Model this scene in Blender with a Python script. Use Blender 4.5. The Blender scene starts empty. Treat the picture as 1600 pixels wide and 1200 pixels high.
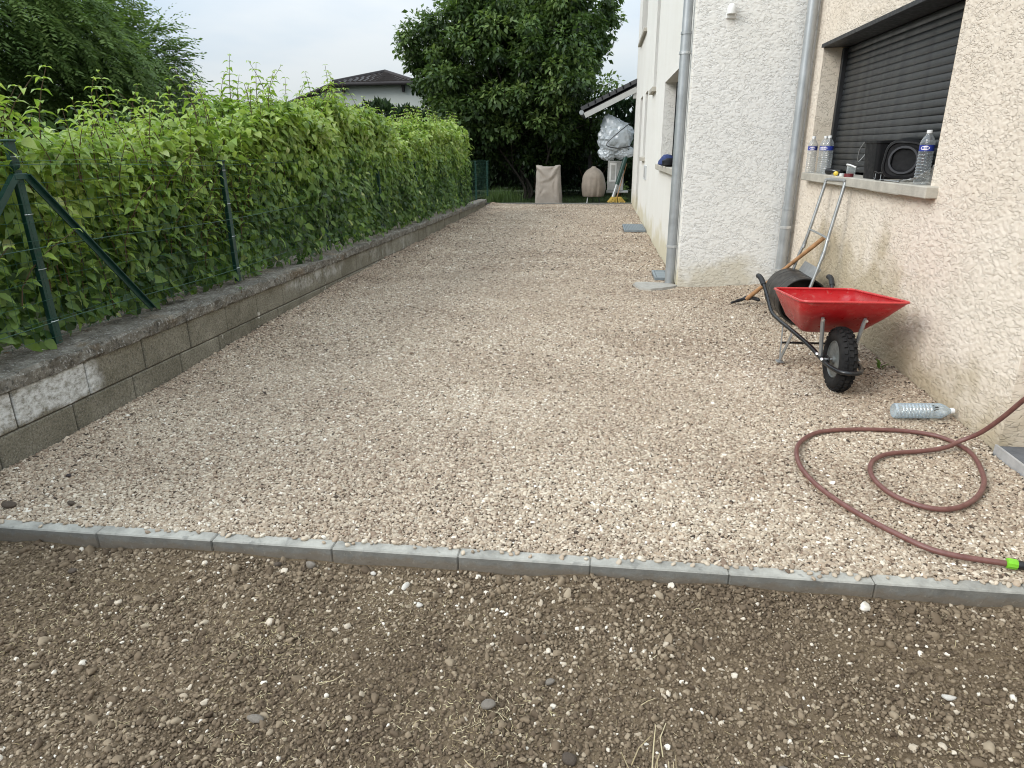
import bpy, bmesh, math, random
import numpy as np
from mathutils import Vector, Matrix

rnd = random.Random(7)
rng = np.random.default_rng(11)
S = bpy.context.scene
C = S.collection
R = math.radians

# ------------------------------------------------------------------ camera
cam_data = bpy.data.cameras.new("camera")
cam = bpy.data.objects.new("camera", cam_data)
C.objects.link(cam)
S.camera = cam
cam_data.sensor_fit = 'HORIZONTAL'
cam_data.sensor_width = 36.0
cam_data.lens = 36.0 * 1040 / 1600
cam_data.clip_start = 0.05
cam_data.clip_end = 400
_p, _y, _r = R(19.4), R(7.4), R(-0.6)
fwd = Vector((-math.sin(_y) * math.cos(_p), math.cos(_y) * math.cos(_p), -math.sin(_p)))
rgt = Vector((math.cos(_y), math.sin(_y), 0))
up = rgt.cross(fwd)
r2 = rgt * math.cos(_r) + up * math.sin(_r)
u2 = up * math.cos(_r) - rgt * math.sin(_r)
cam.matrix_world = Matrix(((r2.x, u2.x, -fwd.x, 0), (r2.y, u2.y, -fwd.y, 0), (r2.z, u2.z, -fwd.z, 1.45), (0, 0, 0, 1)))

# ------------------------------------------------------------------ world, sun, exposure
SUN_DIR = Vector((-0.68, -0.50, 0.54)).normalized()      # towards the bright part of the overcast
sun_el = math.asin(SUN_DIR.z)
sun_az = math.atan2(SUN_DIR.x, SUN_DIR.y)
W = bpy.data.worlds.new("World")
S.world = W
W.use_nodes = True
wn, wl = W.node_tree.nodes, W.node_tree.links
wn.clear()
w_out = wn.new('ShaderNodeOutputWorld')
w_bg = wn.new('ShaderNodeBackground')
w_bg.inputs['Strength'].default_value = 0.1
w_sky = wn.new('ShaderNodeTexSky')
w_sky.sky_type = 'NISHITA'
w_sky.sun_disc = False
w_sky.sun_elevation = sun_el
w_sky.sun_rotation = sun_az
w_tc = wn.new('ShaderNodeTexCoord')
w_sep = wn.new('ShaderNodeSeparateXYZ')
wl.new(w_tc.outputs['Generated'], w_sep.inputs[0])
w_el = wn.new('ShaderNodeMapRange')                      # overcast: brighter towards the zenith
w_el.inputs['From Min'].default_value = 0.0
w_el.inputs['From Max'].default_value = 1.0
w_el.inputs['To Min'].default_value = 4.3
w_el.inputs['To Max'].default_value = 17.5
wl.new(w_sep.outputs['Z'], w_el.inputs['Value'])
w_map = wn.new('ShaderNodeMapping')
w_map.inputs['Scale'].default_value = (1.0, 1.0, 3.2)
w_map.inputs['Location'].default_value = (0.3, 0.1, 0.4)
wl.new(w_tc.outputs['Generated'], w_map.inputs['Vector'])
w_no = wn.new('ShaderNodeTexNoise')
w_no.inputs['Scale'].default_value = 2.1
w_no.inputs['Detail'].default_value = 5
w_no.inputs['Roughness'].default_value = 0.5
wl.new(w_map.outputs[0], w_no.inputs['Vector'])
w_ramp = wn.new('ShaderNodeValToRGB')
w_ramp.color_ramp.elements[0].position = 0.38
w_ramp.color_ramp.elements[0].color = (0.66, 0.81, 0.96, 1)
w_ramp.color_ramp.elements[1].position = 0.62
w_ramp.color_ramp.elements[1].color = (0.97, 1.02, 1.05, 1)
wl.new(w_no.outputs['Fac'], w_ramp.inputs[0])
w_mul = wn.new('ShaderNodeVectorMath')
w_mul.operation = 'SCALE'
wl.new(w_ramp.outputs[0], w_mul.inputs[0])
wl.new(w_el.outputs[0], w_mul.inputs['Scale'])
w_mix = wn.new('ShaderNodeMix')
w_mix.data_type = 'RGBA'
w_mix.inputs[0].default_value = 0.88
wl.new(w_sky.outputs[0], w_mix.inputs[6])
wl.new(w_mul.outputs[0], w_mix.inputs[7])
wl.new(w_mix.outputs[2], w_bg.inputs[0])
wl.new(w_bg.outputs[0], w_out.inputs[0])
W.cycles.sampling_method = 'AUTOMATIC'

sun_data = bpy.data.lights.new("sun", 'SUN')
sun_data.energy = 1.5
sun_data.angle = R(28)
sun_data.color = (1.0, 0.97, 0.92)
sun = bpy.data.objects.new("sun", sun_data)
C.objects.link(sun)
sun.rotation_euler = (-SUN_DIR).to_track_quat('-Z', 'Y').to_euler()
sun.location = (0, 0, 30)

S.view_settings.view_transform = 'Standard'
S.view_settings.look = 'None'
S.view_settings.gamma = 1.0
S.view_settings.use_curve_mapping = False
S.view_settings.exposure = 0.60
S.cycles.filter_width = 1.05
S.cycles.max_bounces = 7
S.cycles.diffuse_bounces = 3
S.cycles.transparent_max_bounces = 8
S.cycles.transmission_bounces = 6
S.cycles.caustics_refractive = False
S.cycles.caustics_reflective = False


# ------------------------------------------------------------------ object helpers
def tag(o, label=None, cat=None, group=None, kind=None):
    if label: o['label'] = label
    if cat: o['category'] = cat
    if group: o['group'] = group
    if kind: o['kind'] = kind
    return o


def thing(name, label, cat, loc=(0, 0, 0), rotz=0.0, group=None):
    o = bpy.data.objects.new(name, None)
    o.empty_display_size = 0.1
    C.objects.link(o)
    o.location = loc
    o.rotation_euler = (0, 0, rotz)
    return tag(o, label, cat, group)


_inv = {}


def link(o, parent=None, world=True):
    """link o; its mesh is in world space unless world=False (then it is in the parent's space)"""
    C.objects.link(o)
    if parent is not None:
        o.parent = parent
        if world:
            m, q = Matrix.Identity(4), parent
            chain = []
            while q is not None:
                chain.append(q)
                q = q.parent
            for q in reversed(chain):
                m = m @ q.matrix_parent_inverse @ q.matrix_basis
            o.matrix_parent_inverse = m.inverted()
    return o


class MB:
    def __init__(self):
        self.v, self.f, self.m = [], [], []
        self.cur = 0

    def add(self, vs, fs):
        b = len(self.v)
        self.v += [tuple(v) for v in vs]
        for f in fs:
            self.f.append([i + b for i in f])
            self.m.append(self.cur)
        return self

    def box(self, c, s, M=None, ch=0.0):
        hx, hy, hz = s[0] / 2, s[1] / 2, s[2] / 2
        if ch <= 0:
            vs = [(x * hx, y * hy, z * hz) for z in (-1, 1) for y in (-1, 1) for x in (-1, 1)]
            fs = [(0, 2, 3, 1), (4, 5, 7, 6), (0, 1, 5, 4), (2, 6, 7, 3), (0, 4, 6, 2), (1, 3, 7, 5)]
        else:
            bm = bmesh.new()
            bmesh.ops.create_cube(bm, size=1)
            for v in bm.verts: v.co = Vector((v.co.x * s[0], v.co.y * s[1], v.co.z * s[2]))
            bmesh.ops.bevel(bm, geom=bm.edges[:], offset=ch, segments=1, affect='EDGES')
            bm.verts.index_update()
            vs = [tuple(v.co) for v in bm.verts]
            fs = [[v.index for v in f.verts] for f in bm.faces]
            bm.free()
        vs = [Vector(v) for v in vs]
        if M is not None: vs = [M @ v for v in vs]
        c = Vector(c)
        return self.add([v + c for v in vs], fs)

    def tube(self, path, r, n=8, caps=True):
        P = [Vector(p) for p in path]
        rs = r if isinstance(r, (list, tuple)) else [r] * len(P)
        T = []
        for i in range(len(P)):
            a, b = P[max(i - 1, 0)], P[min(i + 1, len(P) - 1)]
            T.append((b - a).normalized() if (b - a).length > 1e-9 else Vector((0, 0, 1)))
        ref = Vector((0, 0, 1)) if abs(T[0].z) < 0.9 else Vector((1, 0, 0))
        N = T[0].cross(ref).normalized()
        vs, fs = [], []
        for i, p in enumerate(P):
            N = (N - T[i] * N.dot(T[i]))
            N = N.normalized() if N.length > 1e-6 else T[i].orthogonal().normalized()
            B = T[i].cross(N)
            for k in range(n):
                a = 2 * math.pi * k / n
                vs.append(p + (N * math.cos(a) + B * math.sin(a)) * rs[i])
        for i in range(len(P) - 1):
            for k in range(n):
                k2 = (k + 1) % n
                fs.append((i * n + k, i * n + k2, (i + 1) * n + k2, (i + 1) * n + k))
        if caps:
            fs.append(tuple(range(n))[::-1])
            fs.append(tuple((len(P) - 1) * n + k for k in range(n)))
        return self.add(vs, fs)

    def lathe(self, prof, c=(0, 0, 0), axis=(0, 0, 1), n=24, wob=None, cap=True):
        """prof: (radius, height) list turned round axis"""
        ax = Vector(axis).normalized()
        N = ax.orthogonal().normalized()
        B = ax.cross(N)
        c = Vector(c)
        vs, fs = [], []
        for j, (r, h) in enumerate(prof):
            for k in range(n):
                a = 2 * math.pi * k / n
                rr = r * (wob(a, h) if wob else 1)
                vs.append(c + ax * h + (N * math.cos(a) + B * math.sin(a)) * rr)
        for j in range(len(prof) - 1):
            for k in range(n):
                k2 = (k + 1) % n
                fs.append((j * n + k, j * n + k2, (j + 1) * n + k2, (j + 1) * n + k))
        if cap and prof[0][0] > 1e-5: fs.append(tuple(range(n))[::-1])
        if cap and prof[-1][0] > 1e-5: fs.append(tuple((len(prof) - 1) * n + k for k in range(n)))
        return self.add(vs, fs)

    def grid(self, fn, nu, nv):
        vs = [fn(i / nu, j / nv) for j in range(nv + 1) for i in range(nu + 1)]
        fs = [(j * (nu + 1) + i, j * (nu + 1) + i + 1, (j + 1) * (nu + 1) + i + 1, (j + 1) * (nu + 1) + i)
              for j in range(nv) for i in range(nu)]
        return self.add(vs, fs)

    def mesh(self, name, mats, smooth=False):
        me = bpy.data.meshes.new(name)
        me.from_pydata(self.v, [], self.f)
        for m in (mats if isinstance(mats, (list, tuple)) else [mats]): me.materials.append(m)
        if any(self.m): me.polygons.foreach_set('material_index', self.m)
        if smooth:
            me.polygons.foreach_set('use_smooth', [True] * len(me.polygons))
            if smooth != 'all':
                me.set_sharp_from_angle(angle=R(38))
        me.update()
        return me

    def obj(self, name, mats, parent=None, smooth=False, world=True):
        o = bpy.data.objects.new(name, self.mesh(name, mats, smooth))
        return link(o, parent, world)


def fix_normals(o):
    bm = bmesh.new()
    bm.from_mesh(o.data)
    bmesh.ops.recalc_face_normals(bm, faces=bm.faces[:])
    bm.to_mesh(o.data)
    bm.free()


def share(o, name, parent, loc, rot=(0, 0, 0), scale=(1, 1, 1)):
    c = o.copy()
    c.name = name
    C.objects.link(c)
    c.parent = parent
    c.matrix_parent_inverse = Matrix.Identity(4)
    c.location, c.rotation_euler, c.scale = loc, rot, scale
    return c


def spline(pts, n=8, closed=False):
    P = [Vector(p) for p in pts]
    out = []
    m = len(P)
    for i in range(m if closed else m - 1):
        p0 = P[(i - 1) % m] if closed or i > 0 else P[0]
        p1, p2 = P[i], P[(i + 1) % m]
        p3 = P[(i + 2) % m] if closed or i + 2 < m else P[-1]
        for k in range(n):
            t = k / n
            out.append(0.5 * ((2 * p1) + (p2 - p0) * t + (2 * p0 - 5 * p1 + 4 * p2 - p3) * t * t + (3 * p1 - p0 - 3 * p2 + p3) * t ** 3))
    if not closed: out.append(P[-1])
    return out


def np_mesh(name, V, F, mat, tint=None, smooth=False):
    """V (n,3), F (m,k) arrays -> mesh"""
    me = bpy.data.meshes.new(name)
    V = np.asarray(V, np.float32)
    F = np.asarray(F, np.int32)
    me.vertices.add(len(V))
    me.vertices.foreach_set('co', V.ravel())
    k = F.shape[1]
    me.loops.add(F.size)
    me.loops.foreach_set('vertex_index', F.ravel())
    me.polygons.add(len(F))
    me.polygons.foreach_set('loop_start', np.arange(0, F.size, k, dtype=np.int32))
    me.polygons.foreach_set('loop_total', np.full(len(F), k, np.int32))
    if smooth: me.polygons.foreach_set('use_smooth', np.ones(len(F), bool))
    me.materials.append(mat)
    if tint is not None:
        a = me.attributes.new('tint', 'FLOAT', 'POINT')
        a.data.foreach_set('value', np.asarray(tint, np.float32))
    me.update(calc_edges=True)
    return me


def field(nu, nv, du, dv, wl_u, wl_v, seed):
    """smooth random field on a grid, unit variance; wl = feature size in metres"""
    g = np.random.default_rng(seed).standard_normal((nv, nu))
    fu = np.fft.fftfreq(nu, du)[None, :] * wl_u
    fv = np.fft.fftfreq(nv, dv)[:, None] * wl_v
    q = np.sqrt(fu ** 2 + fv ** 2)
    filt = np.exp(-((q - 0.75) / 0.42) ** 2)
    h = np.fft.ifft2(np.fft.fft2(g) * filt).real
    return (h - h.mean()) / (h.std() + 1e-9)


# ------------------------------------------------------------------ material helpers
class NT:
    def __init__(self, name):
        self.mat = bpy.data.materials.new(name)
        self.mat.use_nodes = True
        self.n, self.l = self.mat.node_tree.nodes, self.mat.node_tree.links
        self.b = self.n['Principled BSDF']
        self.out = self.n['Material Output']

    def new(self, t, **kw):
        n = self.n.new(t)
        for k, v in kw.items(): setattr(n, k, v)
        return n

    def coord(self, kind='Object', scale=(1, 1, 1)):
        t = self.new('ShaderNodeTexCoord')
        m = self.new('ShaderNodeMapping')
        m.inputs['Scale'].default_value = scale
        self.l.new(t.outputs[kind], m.inputs['Vector'])
        return m.outputs[0]

    def worldpos(self, scale=(1, 1, 1)):
        t = self.new('ShaderNodeNewGeometry')
        m = self.new('ShaderNodeMapping')
        m.inputs['Scale'].default_value = scale
        self.l.new(t.outputs['Position'], m.inputs['Vector'])
        return m.outputs[0]

    def noise(self, vec, scale, detail=4, rough=0.55, dist=0.0):
        n = self.new('ShaderNodeTexNoise')
        n.inputs['Scale'].default_value = scale
        n.inputs['Detail'].default_value = detail
        n.inputs['Roughness'].default_value = rough
        n.inputs['Distortion'].default_value = dist
        self.l.new(vec, n.inputs['Vector'])
        return n.outputs['Fac']

    def ramp(self, fac, stops, interp='LINEAR'):
        n = self.new('ShaderNodeValToRGB')
        n.color_ramp.interpolation = interp
        e = n.color_ramp.elements
        while len(e) < len(stops): e.new(0.5)
        for i, (p, c) in enumerate(stops):
            e[i].position = p
            c = (c, c, c) if isinstance(c, (int, float)) else c
            e[i].color = (*c[:3], 1)
        self.l.new(fac, n.inputs[0])
        return n.outputs[0]

    def mix(self, fac, a, b, mode='MIX'):
        n = self.new('ShaderNodeMix', data_type='RGBA', blend_type=mode)
        for s, v in ((n.inputs[0], fac), (n.inputs[6], a), (n.inputs[7], b)):
            if isinstance(v, (int, float)): s.default_value = v
            elif isinstance(v, tuple): s.default_value = (*v[:3], 1)
            else: self.l.new(v, s)
        return n.outputs[2]

    def math(self, op, a, b=None):
        n = self.new('ShaderNodeMath', operation=op)
        for s, v in zip(n.inputs, (a, b)):
            if v is None: continue
            if isinstance(v, (int, float)): s.default_value = v
            else: self.l.new(v, s)
        return n.outputs[0]

    def attr(self, name, inst=False):
        n = self.new('ShaderNodeAttribute', attribute_name=name)
        n.attribute_type = 'INSTANCER' if inst else 'GEOMETRY'
        return n.outputs['Fac']

    def bump(self, h, dist=0.005, strength=1.0, chain=None):
        n = self.new('ShaderNodeBump')
        n.inputs['Distance'].default_value = dist
        n.inputs['Strength'].default_value = strength
        self.l.new(h, n.inputs['Height'])
        if chain: self.l.new(chain, n.inputs['Normal'])
        self.l.new(n.outputs[0], self.b.inputs['Normal'])
        return n.outputs[0]

    def set(self, **kw):
        for k, v in kw.items():
            s = self.b.inputs[k.replace('_', ' ')]
            if hasattr(v, 'is_linked') or hasattr(v, 'links'): self.l.new(v, s)
            elif isinstance(v, tuple): s.default_value = (*v[:3], 1) if len(s.default_value) == 4 else v
            else: s.default_value = v
        return self


def basic(name, col, rough=0.6, metal=0.0, var=0.15, vscale=12, bump=0.0, bscale=60, coat=0.0, rvar=0.12, spec=0.5):
    t = NT(name)
    v = t.coord('Object')
    n = t.noise(v, vscale, 5, 0.6)
    c0 = tuple(x * (1 - var) for x in col)
    c1 = tuple(min(1, x * (1 + var)) for x in col)
    t.set(Base_Color=t.ramp(n, [(0.3, c0), (0.7, c1)]), Metallic=metal)
    n2 = t.noise(v, vscale * 2.3, 4)
    t.set(Roughness=t.ramp(n2, [(0.3, max(0, rough - rvar)), (0.7, min(1, rough + rvar))]))
    t.b.inputs['Specular IOR Level'].default_value = spec
    if coat: t.set(Coat_Weight=coat)
    if bump: t.bump(t.noise(v, bscale, 4), bump)
    return t.mat


def leaf_mat(name, stops, rough=0.42, trans=0.28, spec=0.35):
    t = NT(name)
    a = t.attr('tint')
    v = t.worldpos()
    n = t.noise(v, 38, 3)
    f = t.math('ADD', a, t.math('MULTIPLY', t.math('SUBTRACT', n, 0.5), 0.16))
    col = t.ramp(f, stops)
    hs = t.new('ShaderNodeHueSaturation')
    hv = t.math('ADD', 0.478, t.math('MULTIPLY', t.noise(v, 4.5, 3, 0.7), 0.045))
    t.l.new(hv, hs.inputs['Hue'])
    t.l.new(t.math('ADD', 0.72, t.math('MULTIPLY', t.noise(v, 21, 2), 0.42)), hs.inputs['Saturation'])
    t.l.new(col, hs.inputs['Color'])
    col = hs.outputs[0]
    t.set(Base_Color=col, Roughness=rough)
    t.b.inputs['Specular IOR Level'].default_value = spec
    tr = t.new('ShaderNodeBsdfTranslucent')
    t.l.new(t.mix(1.0, col, (0.95, 1.0, 0.55), 'MULTIPLY'), tr.inputs['Color'])
    mx = t.new('ShaderNodeMixShader')
    mx.inputs[0].default_value = trans
    t.l.new(t.b.outputs[0], mx.inputs[1])
    t.l.new(tr.outputs[0], mx.inputs[2])
    t.l.new(mx.outputs[0], t.out.inputs['Surface'])
    return t.mat


def band(t, s, a, b, e):
    up_ = t.new('ShaderNodeMapRange', interpolation_type='SMOOTHSTEP')
    up_.inputs['From Min'].default_value = a - e
    up_.inputs['From Max'].default_value = a + e
    t.l.new(s, up_.inputs['Value'])
    dn = t.new('ShaderNodeMapRange', interpolation_type='SMOOTHSTEP')
    dn.inputs['From Min'].default_value = b - e
    dn.inputs['From Max'].default_value = b + e
    t.l.new(s, dn.inputs['Value'])
    return t.math('MULTIPLY', up_.outputs[0], t.math('SUBTRACT', 1.0, dn.outputs[0]))


def render_mat(name, ca, cb, stain=None, bumps=True, fine=0.0012, crv=0.0040, damp=None):
    """rough-cast house render: pale paint, faint streaks, damp stains low down"""
    t = NT(name)
    v = t.worldpos()
    n = t.noise(v, 1.3, 5, 0.6)
    n2 = t.noise(t.worldpos((2.5, 2.5, 0.9)), 1.0, 4)
    f = t.math('ADD', t.math('MULTIPLY', n, 0.8), t.math('MULTIPLY', n2, 0.2))
    col = t.ramp(f, [(0.35, ca), (0.65, cb)])
    if stain:
        sx = t.new('ShaderNodeSeparateXYZ')
        t.l.new(v, sx.inputs[0])
        hgt = t.math('ADD', sx.outputs['Z'], t.math('MULTIPLY', t.math('SUBTRACT', t.noise(v, 1.7, 4, 0.6), 0.5), 1.5))
        if damp:
            hgt = t.math('SUBTRACT', hgt, t.math('MULTIPLY', band(t, sx.outputs['Y'], damp[0], damp[1], 0.5), 0.42))
            dm = t.math('MULTIPLY', band(t, sx.outputs['Y'], damp[0], damp[1], 0.6), t.ramp(t.noise(t.worldpos((1, 1.6, 0.7)), 2.2, 4, 0.6), [(0.42, 0.0), (0.62, 0.34)]))
            dm = t.math('MULTIPLY', dm, t.ramp(sx.outputs['Z'], [(0.55, 1.0), (1.0, 0.0)]))
            col = t.mix(dm, col, (0.52, 0.43, 0.27))
        m = t.ramp(hgt, [(0.06, 0.85), (0.34, 0.0)])
        col = t.mix(m, col, stain)
    t.set(Base_Color=col, Roughness=0.9)
    t.b.inputs['Specular IOR Level'].default_value = 0.2
    # crevices: short wandering cracks between flattened plaster islands
    wv = t.worldpos((1, 1, 1.9))
    wn_ = t.new('ShaderNodeTexNoise')
    wn_.inputs['Scale'].default_value = 22
    wn_.inputs['Detail'].default_value = 2
    t.l.new(wv, wn_.inputs['Vector'])
    wmx = t.new('ShaderNodeVectorMath', operation='MULTIPLY_ADD')
    wmx.inputs[1].default_value = (0.045, 0.045, 0.045)
    t.l.new(wn_.outputs['Color'], wmx.inputs[0])
    t.l.new(wv, wmx.inputs[2])
    vo = t.new('ShaderNodeTexVoronoi', feature='DISTANCE_TO_EDGE')
    vo.inputs['Scale'].default_value = 27
    t.l.new(wmx.outputs[0], vo.inputs['Vector'])
    msk = t.ramp(t.noise(wv, 19, 3), [(0.45, 0.0), (0.57, 1.0)])
    crack = t.math('MULTIPLY', t.ramp(vo.outputs['Distance'], [(0.0, 1.0), (0.05, 0.75), (0.12, 0.0)]), msk)
    lump = t.ramp(t.noise(wv, 55, 3, 0.6), [(0.30, 0.0), (0.62, 1.0)])
    hgt = t.math('SUBTRACT', t.math('MULTIPLY', lump, 0.22), crack)
    k = t.bump(hgt, crv, 1.0)
    t.bump(t.noise(v, 230, 3), fine, 0.8, k)
    return t.mat


# ------------------------------------------------------------------ instanced grains (gravel, soil crumbs)
def grain_nodes(name, mat, nvar=5, sub=2, rough=0.35):
    g = bpy.data.node_groups.new(name, 'GeometryNodeTree')
    g.interface.new_socket('Geometry', in_out='INPUT', socket_type='NodeSocketGeometry')
    g.interface.new_socket('Geometry', in_out='OUTPUT', socket_type='NodeSocketGeometry')
    n, l = g.nodes, g.links
    gi, go = n.new('NodeGroupInput'), n.new('NodeGroupOutput')
    join = n.new('GeometryNodeJoinGeometry')
    for k in range(nvar):
        ico = n.new('GeometryNodeMeshIcoSphere')
        ico.inputs['Radius'].default_value = 1.0
        ico.inputs['Subdivisions'].default_value = sub
        sp = n.new('GeometryNodeSetPosition')
        pos = n.new('GeometryNodeInputPosition')
        add = n.new('ShaderNodeVectorMath')
        add.operation = 'ADD'
        add.inputs[1].default_value = (k * 7.3, k * 3.1, k * 5.7)
        no = n.new('ShaderNodeTexNoise')
        no.inputs['Scale'].default_value = 1.1
        no.inputs['Detail'].default_value = 1.5
        sub_ = n.new('ShaderNodeVectorMath')
        sub_.operation = 'SUBTRACT'
        sub_.inputs[1].default_value = (0.5, 0.5, 0.5)
        sc = n.new('ShaderNodeVectorMath')
        sc.operation = 'SCALE'
        sc.inputs['Scale'].default_value = rough * 4
        l.new(pos.outputs[0], add.inputs[0])
        l.new(add.outputs[0], no.inputs['Vector'])
        l.new(no.outputs['Color'], sub_.inputs[0])
        l.new(sub_.outputs[0], sc.inputs[0])
        l.new(ico.outputs['Mesh'], sp.inputs['Geometry'])
        l.new(sc.outputs[0], sp.inputs['Offset'])
        sm = n.new('GeometryNodeSetShadeSmooth')
        l.new(sp.outputs[0], sm.inputs['Geometry'])
        ma = n.new('GeometryNodeSetMaterial')
        ma.inputs['Material'].default_value = mat
        l.new(sm.outputs[0], ma.inputs['Geometry'])
        ti = n.new('GeometryNodeGeometryToInstance')
        l.new(ma.outputs[0], ti.inputs[0])
        l.new(ti.outputs[0], join.inputs[0])

    def named(nm, typ):
        a = n.new('GeometryNodeInputNamedAttribute')
        a.data_type = typ
        a.inputs['Name'].default_value = nm
        return a.outputs['Attribute']
    iop = n.new('GeometryNodeInstanceOnPoints')
    iop.inputs['Pick Instance'].default_value = True
    e2r = n.new('FunctionNodeEulerToRotation')
    l.new(named('rot', 'FLOAT_VECTOR'), e2r.inputs[0])
    l.new(gi.outputs[0], iop.inputs['Points'])
    l.new(join.outputs[0], iop.inputs['Instance'])
    l.new(named('pick', 'INT'), iop.inputs['Instance Index'])
    l.new(e2r.outputs[0], iop.inputs['Rotation'])
    l.new(named('scl', 'FLOAT_VECTOR'), iop.inputs['Scale'])
    l.new(iop.outputs[0], go.inputs[0])
    return g


def scatter(name, pts, rot, scl, tint, group, label, nvar=5, parent=None):
    pts = np.asarray(pts, np.float32)
    me = bpy.data.meshes.new(name)
    me.vertices.add(len(pts))
    me.vertices.foreach_set('co', pts.ravel())
    for nm, typ, key, val in (('rot', 'FLOAT_VECTOR', 'vector', rot), ('scl', 'FLOAT_VECTOR', 'vector', scl),
                              ('tint', 'FLOAT', 'value', tint), ('pick', 'INT', 'value', rng.integers(0, nvar, len(pts)))):
        a = me.attributes.new(nm, typ, 'POINT')
        a.data.foreach_set(key, np.asarray(val, np.int32 if typ == 'INT' else np.float32).ravel())
    o = bpy.data.objects.new(name, me)
    link(o, parent)
    md = o.modifiers.new('grains', 'NODES')
    md.node_group = group
    return tag(o, label, None, None, 'stuff')


def grain_mat(name, stops, rough=0.75, spec=0.3, bump=0.0):
    t = NT(name)
    a = t.attr('tint', True)
    v = t.coord('Object')
    n = t.noise(v, 1.6, 3)
    f = t.math('ADD', a, t.math('MULTIPLY', t.math('SUBTRACT', n, 0.5), 0.12))
    t.set(Base_Color=t.ramp(f, stops), Roughness=rough)
    t.b.inputs['Specular IOR Level'].default_value = spec
    return t.mat


# ------------------------------------------------------------------ shared layout functions
WALL_A, WALL_B = np.array([-2.835, 1.0]), np.array([-2.99, 18.1])


def wall_x(y):
    return WALL_A[0] + (WALL_B[0] - WALL_A[0]) * (np.asarray(y) - WALL_A[1]) / (WALL_B[1] - WALL_A[1])


def sstep(a, b, x):
    t = np.clip((np.asarray(x, float) - a) / (b - a), 0, 1)
    return t * t * (3 - 2 * t)


COP0, COPS = 0.485, -0.0145


def cop_z(y):
    return COP0 + COPS * (y - 2.5)


_lf = field(240, 480, 0.05, 0.05, 1.6, 1.1, 5)
_lf2 = field(240, 480, 0.05, 0.05, 0.35, 0.35, 6)


def gz(x, y):
    """gravel level"""
    x, y = np.asarray(x, float), np.asarray(y, float)
    i = np.clip(((x + 6) / 0.05).astype(int), 0, 239)
    j = np.clip((y / 0.05).astype(int), 0, 479)
    z = _lf[j, i] * 0.006 + _lf2[j, i] * 0.002
    z = z * sstep(2.1, 2.6, y)
    z += 0.06 * np.exp(-np.maximum(x - wall_x(y), 0) / 0.28) * sstep(3.0, 6.5, y)
    z += 0.05 * sstep(1.0, 1.9, x) * sstep(6.2, 7.4, y)
    z += 0.03 * np.exp(-np.abs(2.03 - x) / 0.18) * sstep(3.5, 4.3, y)
    return z - 0.012


def sz(x, y):
    """soil level in front of the kerb"""
    x, y = np.asarray(x, float), np.asarray(y, float)
    i = np.clip(((x + 6) / 0.05).astype(int), 0, 239)
    j = np.clip((y / 0.05).astype(int) + 200, 0, 479)
    return -0.062 + _lf[j, i] * 0.007 + _lf2[j, i] * 0.005 + 0.012 * sstep(1.6, 2.05, y)


# ================================================================== MATERIALS
M = {}
# gravel grains
GRAVEL_STOPS = [(0.0, (0.055, 0.040, 0.029)), (0.12, (0.155, 0.110, 0.077)), (0.26, (0.265, 0.190, 0.134)), (0.40, (0.310, 0.250, 0.187)),
                (0.52, (0.415, 0.320, 0.231)), (0.64, (0.435, 0.368, 0.285)), (0.76, (0.545, 0.450, 0.340)), (0.90, (0.65, 0.575, 0.465)), (1.0, (0.78, 0.73, 0.64))]
M['gravel'] = grain_mat('gravel_grain', GRAVEL_STOPS, 0.7)
SOIL_STOPS = [(0.0, (0.070, 0.048, 0.030)), (0.40, (0.150, 0.110, 0.071)), (0.62, (0.235, 0.180, 0.120)),
              (0.78, (0.34, 0.275, 0.195)), (0.92, (0.56, 0.485, 0.385)), (1.0, (0.74, 0.69, 0.60))]
M['soil_grain'] = grain_mat('soil_grain', SOIL_STOPS, 0.85)


def ground_mat(name, stops, sc, bump, vor=None):
    t = NT(name)
    v = t.worldpos()
    n = t.math('ADD', t.math('MULTIPLY', t.noise(v, sc, 6, 0.7), 0.7), t.math('MULTIPLY', t.noise(v, 1.1, 4), 0.3))
    t.set(Base_Color=t.ramp(n, stops), Roughness=0.95)
    t.b.inputs['Specular IOR Level'].default_value = 0.1
    t.bump(t.noise(v, sc * 1.5, 5, 0.7), bump)
    return t.mat


M['gravel_bed'] = ground_mat('gravel_bed', [(0.35, (0.085, 0.060, 0.042)), (0.65, (0.20, 0.145, 0.102))], 90, 0.01)
M['soil'] = ground_mat('soil', [(0.33, (0.080, 0.057, 0.035)), (0.5, (0.155, 0.115, 0.074)), (0.68, (0.26, 0.20, 0.125))], 120, 0.006)
M['lawn'] = ground_mat('lawn_earth', [(0.35, (0.018, 0.022, 0.009)), (0.65, (0.034, 0.044, 0.015))], 30, 0.02)
# concrete kerb
t = NT('kerb_concrete')
v = t.worldpos()
n = t.noise(v, 14, 6, 0.65)
col = t.ramp(n, [(0.3, (0.135, 0.130, 0.115)), (0.7, (0.21, 0.204, 0.182))])
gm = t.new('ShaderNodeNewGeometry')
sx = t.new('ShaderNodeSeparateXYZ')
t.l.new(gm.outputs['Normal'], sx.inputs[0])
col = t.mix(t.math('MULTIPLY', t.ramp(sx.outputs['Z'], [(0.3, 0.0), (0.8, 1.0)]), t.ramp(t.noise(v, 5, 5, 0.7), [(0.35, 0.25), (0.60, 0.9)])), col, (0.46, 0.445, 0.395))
nt = t.noise(t.worldpos((5, 5, 2.2)), 3.0, 4, 0.6)
col = t.mix(t.ramp(nt, [(0.60, 0.0), (0.68, 0.55)]), col, (0.14, 0.14, 0.13))
sxk = t.new('ShaderNodeSeparateXYZ')
t.l.new(v, sxk.inputs[0])
zz_ = t.math('ADD', t.math('MULTIPLY', sxk.outputs['Z'], 14.0), t.noise(v, 16, 5, 0.7))
mud = t.ramp(zz_, [(0.06, 0.6), (0.34, 0.0)])
col = t.mix(mud, col, (0.16, 0.12, 0.08))
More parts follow.
